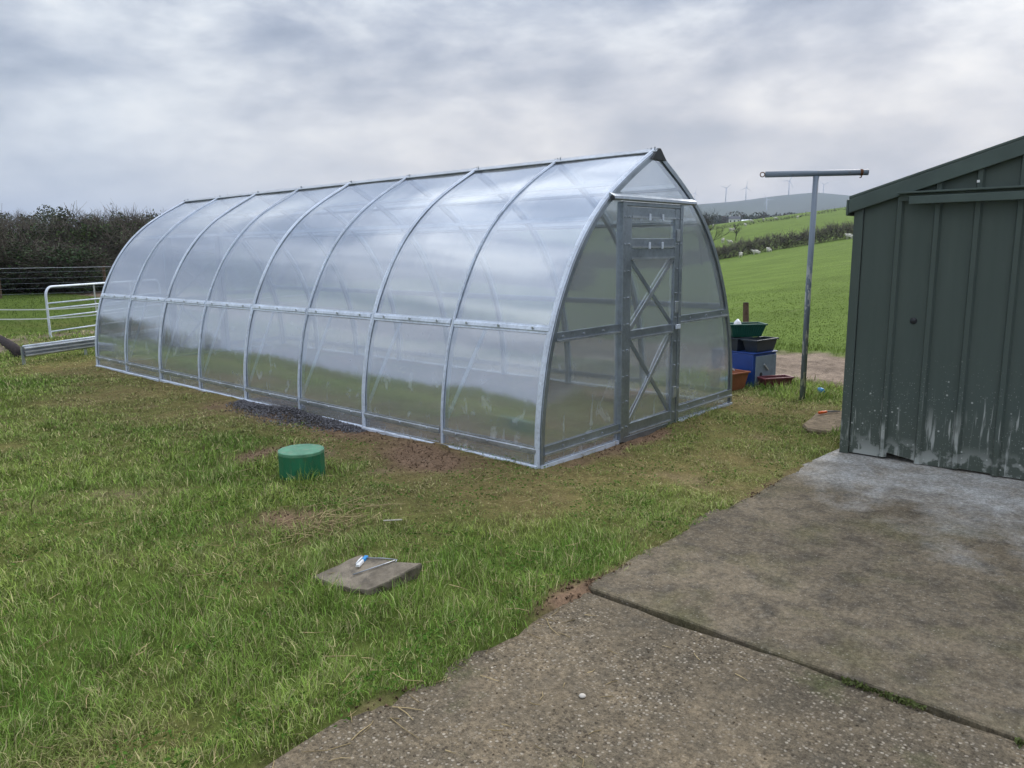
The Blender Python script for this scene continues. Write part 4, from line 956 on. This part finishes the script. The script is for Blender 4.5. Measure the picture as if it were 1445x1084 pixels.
keep = (RNG.random(len(x)) < dens)*(y > edge)*(x < 4.9)
dslab = np.hypot((x+2.02), (y+.6)); keep &= ~((dslab < .26)*(x+2.2 > -.0)*(abs((x+2.03)*.6+(y+.6)*.35) < .16))
keep &= np.hypot(x+1.193, y-1.198) > .168; keep &= ~((x > 1.70)*(y < -1.45))
keep &= np.hypot((x-2.72)/.40, (y+1.1)/.22) > 1
x, y, r, wear, cl1, cl2_, ins, soil = (v[keep] for v in (x, y, r, wear, cl1, cl2_, ins, soil)); n = len(x)
lush = np.clip(1-wear*.95+(cl1-.5)*1.2, 0.05, 1.3)
near = np.exp(-(np.hypot(x+1.15, y-1.15)/.30)**2)*1.0+np.exp(-(np.hypot(x+2.02, y+.60)/.36)**2)*.6+np.exp(-(np.hypot(x-3.63, y+.48)/.35)**2)*.6+np.exp(-(np.hypot(x-4.0, y+.0)/.5)**2)*.4
length = (.020+.040*lush*(.35+1.3*RNG.random(n)))*(1+near*.9)*np.where(ins, .8, 1); length *= np.where(y < -1.30, .75, 1)
flat = np.clip(.80+.65*wear+.5*(cl2_-.5)-near*.3, .25, 1.5); lean = np.abs(RNG.normal(size=n)*.30+flat)
ldir = fbm(x+11, y+3, 3.2, 3)*26+RNG.normal(size=n)*1.5
width = np.maximum(.0026, .00072*r)*(.6+1.3*RNG.random(n)**3)
u = RNG.random((n, 1)); hue = np.clip((fbm(x-9, y+77, 1.4, 4)-.5)*2.0+.5, 0, 1)[:, None]
cg = np.array([[.090, .175, .028]])*(1-hue)+np.array([[.210, .275, .062]])*hue; cg = np.where(u > .75, np.array([[.245, .285, .115]]), cg); cg = np.where(u > .86, np.array([[.33, .30, .15]]), cg)
cw = np.where(u < .55, np.array([[.165, .180, .060]]), np.array([[.240, .205, .105]])); cw = np.where(u > .88, np.array([[.33, .27, .15]]), cw)
wv = np.clip(wear*1.05+(RNG.random(n)-.5)*.5-near*.5, 0, 1)[:, None]
col = (cg*(1-wv)+cw*wv)*(.55+1.75*RNG.random((n, 1)))
tag(blades('lawn_grass', x, y, length, width, lean, ldir, col), 'rough trodden lawn grass around the greenhouse', 'grass', kind='stuff')
# meadow beyond the track
x, y, r = scatter(170000, 10, 42, 40, 100, .6); _, _, md = masks(x, y)
k = (x > 7.0)*(md < .35)*(RNG.random(len(x)) < 1-sstep(11, 36, r)); x, y, r = x[k], y[k], r[k]; n = len(x); hue = fbm(x, y, .5, 3)[:, None]
col = (np.array([[.120, .190, .038]])*(1-hue)+np.array([[.17, .235, .05]])*hue)*(.7+.6*RNG.random((n, 1)))
tag(blades('meadow_grass', x, y, (.012+.02*RNG.random(n))*(1+1.8*(x < 8)), .0008*r, np.abs(RNG.normal(size=n)*.35+.4), RNG.random(n)*6.28, col), 'bright green meadow grass beyond the muddy track', 'grass', kind='stuff')
x, y, r = scatter(60000, 13, 34, -8, 45, .5); _, _, md = masks(x, y)
k = (y > 8.6)*(md < .3); x, y, r = x[k], y[k], r[k]; n = len(x); hue = fbm(x, y, .5, 3)[:, None]
col = (np.array([[.075, .135, .03]])*(1-hue)+np.array([[.14, .185, .05]])*hue)*(.7+.6*RNG.random((n, 1)))
tag(blades('paddock_grass', x, y, .015+.03*RNG.random(n), .0007*r, np.abs(RNG.normal(size=n)*.35+.4), RNG.random(n)*6.28, col), 'green paddock grass behind the gate and low barrier', 'grass', kind='stuff')
# straw: long dry stalks lying about
def straw(N, f):
    P = [f() for _ in range(N)]; S_ = []
    for (x, y, L) in P:
        a = random.uniform(0, 6.28); z = (gz(x, y) if y > -1.4 else (.006 if x < -1.42 else .016))+(.03 if y > -1.4 else .004); d = Vector((math.cos(a), math.sin(a), random.uniform(-.08, .08) if y > -1.4 else 0)); p = Vector((x, y, z)); q = p+d*L*.5; d2 = (d+Vector((random.gauss(0, .25), random.gauss(0, .25), 0))).normalized(); S_ += [(*p, *q, .0017, .0017), (*q, *(q+d2*L*.5), .0017, .001)]
    return S_
def f_patch(): return (random.gauss(-1.74, .20), random.gauss(.24, .10), random.uniform(.08, .25))
def f_edge(): return (random.uniform(-3.4, -1.5), random.gauss(-1.46, .10), random.uniform(.05, .16))
def f_any(): return (random.uniform(-3.6, 1.5), random.uniform(-1.3, 2.5), random.uniform(.05, .15))
def f_agg(): return (random.uniform(-3.0, -1.6), random.uniform(-2.3, -1.5), random.uniform(.02, .07))
S_ = straw(120, f_patch)+straw(50, f_edge)+straw(260, f_any)+straw(25, f_agg); n = len(S_)
o = link('straw', segs_mesh('straw', S_, M['vcol'], np.array([[.40, .31, .16]])*(.6+.7*RNG.random((n, 1))))); tag(o, 'loose dry straw stalks scattered over lawn and concrete', 'straw', kind='stuff')
# clover and dock leaves low in the turf
x, y, r = scatter(60000, 1.9, 8, -12, 98, .6); w_, so_, mu_ = masks(x, y); k = (fbm(x, y, 2.1, 3) > .50)*(y > -1.46)*(x < 4.4)*(so_ < .5)*~((x > 0)*(y > 0))*(np.hypot(x+1.193, y-1.198) > .19)*(np.hypot(x+2.02, y+.6) > .27)*~((x > 1.7)*(y < -1.2)); x, y = x[k], y[k]; n = len(x)
V, F_, C_ = leaf_quads(np.stack([x, y, terrain(x, y)+.012+.030*RNG.random(n)], 1), .0085, np.array([[.075, .155, .025]])*(.6+.9*RNG.random((n, 1))), .75)
tag(link('clover', bigmesh('clover', V, F_, M['blade'], C_)), 'small clover and weed leaves among the lawn grass', 'weeds', kind='stuff')
# grit spilt along the foot of the greenhouse
def chips(name, P, size, m, label, cat):
    n = len(P); a = RNG.normal(size=(n, 4, 3)); a /= np.linalg.norm(a, axis=2)[..., None]; V = (P[:, None]+a*(size*(.5+RNG.random((n, 1, 1))))).reshape(-1, 3)
    i = (np.arange(n)*4)[:, None]; F_ = np.concatenate([i+np.array([f]) for f in ((0, 1, 2), (0, 2, 3), (0, 3, 1), (1, 3, 2))])
    tag(link(name, bigmesh(name, V, F_, m)), label, cat, kind='stuff')
n = 7000; yy = 1.95+2.15*RNG.random(n); wv = .07+.10*np.sin((yy-1.95)/2.15*math.pi)
xx = -.035-np.abs(RNG.normal(size=n))*wv; hh = np.maximum(0, .055*np.exp(-((xx+.12)/.13)**2)*np.sin(np.clip((yy-1.95)/2.15, 0, 1)*math.pi))
chips('grit_heap', np.stack([xx, yy, terrain(xx, yy)+hh*RNG.random(n)**.3], 1), .011, M['grit'], 'dark grey grit spilt along the foot of the greenhouse', 'grit')
x, y, r = scatter(90000, 1.9, 9, -12, 98, .5); _, so_, _ = masks(x, y); k = (so_ > .30)*(RNG.random(len(x)) < so_)*(y > -1.52)*~((x > 0)*(y > 0)*(x < 3))*(x < 4.4)*(np.hypot(x+1.193, y-1.198) > .19)*(np.hypot(x+2.02, y+.6) > .3)*~((x > 1.7)*(y < -1.2)); x, y = x[k], y[k]
M['soil'] = plain('crumbled_soil', (0.165, 0.110, 0.072), 0.95, 0, 0.6, 40, 0.8)
chips('soil_crumbs', np.stack([x, y, terrain(x, y)+.003], 1), .0085, M['soil'], 'crumbled brown soil on the bare patches of the lawn', 'soil')
n = 2600; xx = RNG.uniform(-4.2, -1.45, n); yy = RNG.uniform(-3.4, -1.47, n)
chips('loose_chippings', np.stack([xx, yy, np.full(n, .007)], 1), .0045, M['stone_edge'], 'fine loose stone chippings on the aggregate concrete', 'chippings')
# moss and weeds in the joint between the slabs
n = 2600; yy = -1.45-2.6*RNG.random(n); kk = fbm(yy*3, yy*0, 1, 3) > .69; yy = yy[kk]; n = len(yy); xx = -1.43-np.abs(RNG.normal(size=n))*.010
V, F_, C_ = leaf_quads(np.stack([xx, yy, .008+.018*RNG.random(n)], 1), .008, np.array([[.085, .105, .03]])*(.6+.8*RNG.random((n, 1))))
tag(link('moss', bigmesh('moss', V, F_, M['vcol'], C_)), 'green moss growing in the joint between the concrete slabs', 'moss', kind='stuff')
# ------------------------------------------------------------------ haze over the far country
def f_haze(): 
    m = bpy.data.materials.new('haze'); m.use_nodes = True; t = NT(m.node_tree); t.n.clear()
    v = t.add('ShaderNodeVolumePrincipled', {'Color': (0.66, 0.78, 1.0, 1), 'Density': 0.00017, 'Anisotropy': 0.0}); out = t.add('ShaderNodeOutputMaterial'); t.l.new(v.outputs[0], out.inputs[1]); return m
HAZE = True
if HAZE:
    hb = MB().box((-9900, -9900, -60), (9900, 9900, 420)).build('haze', f_haze()); tag(hb, 'thin blue haze over the far hills', 'haze', kind='stuff')
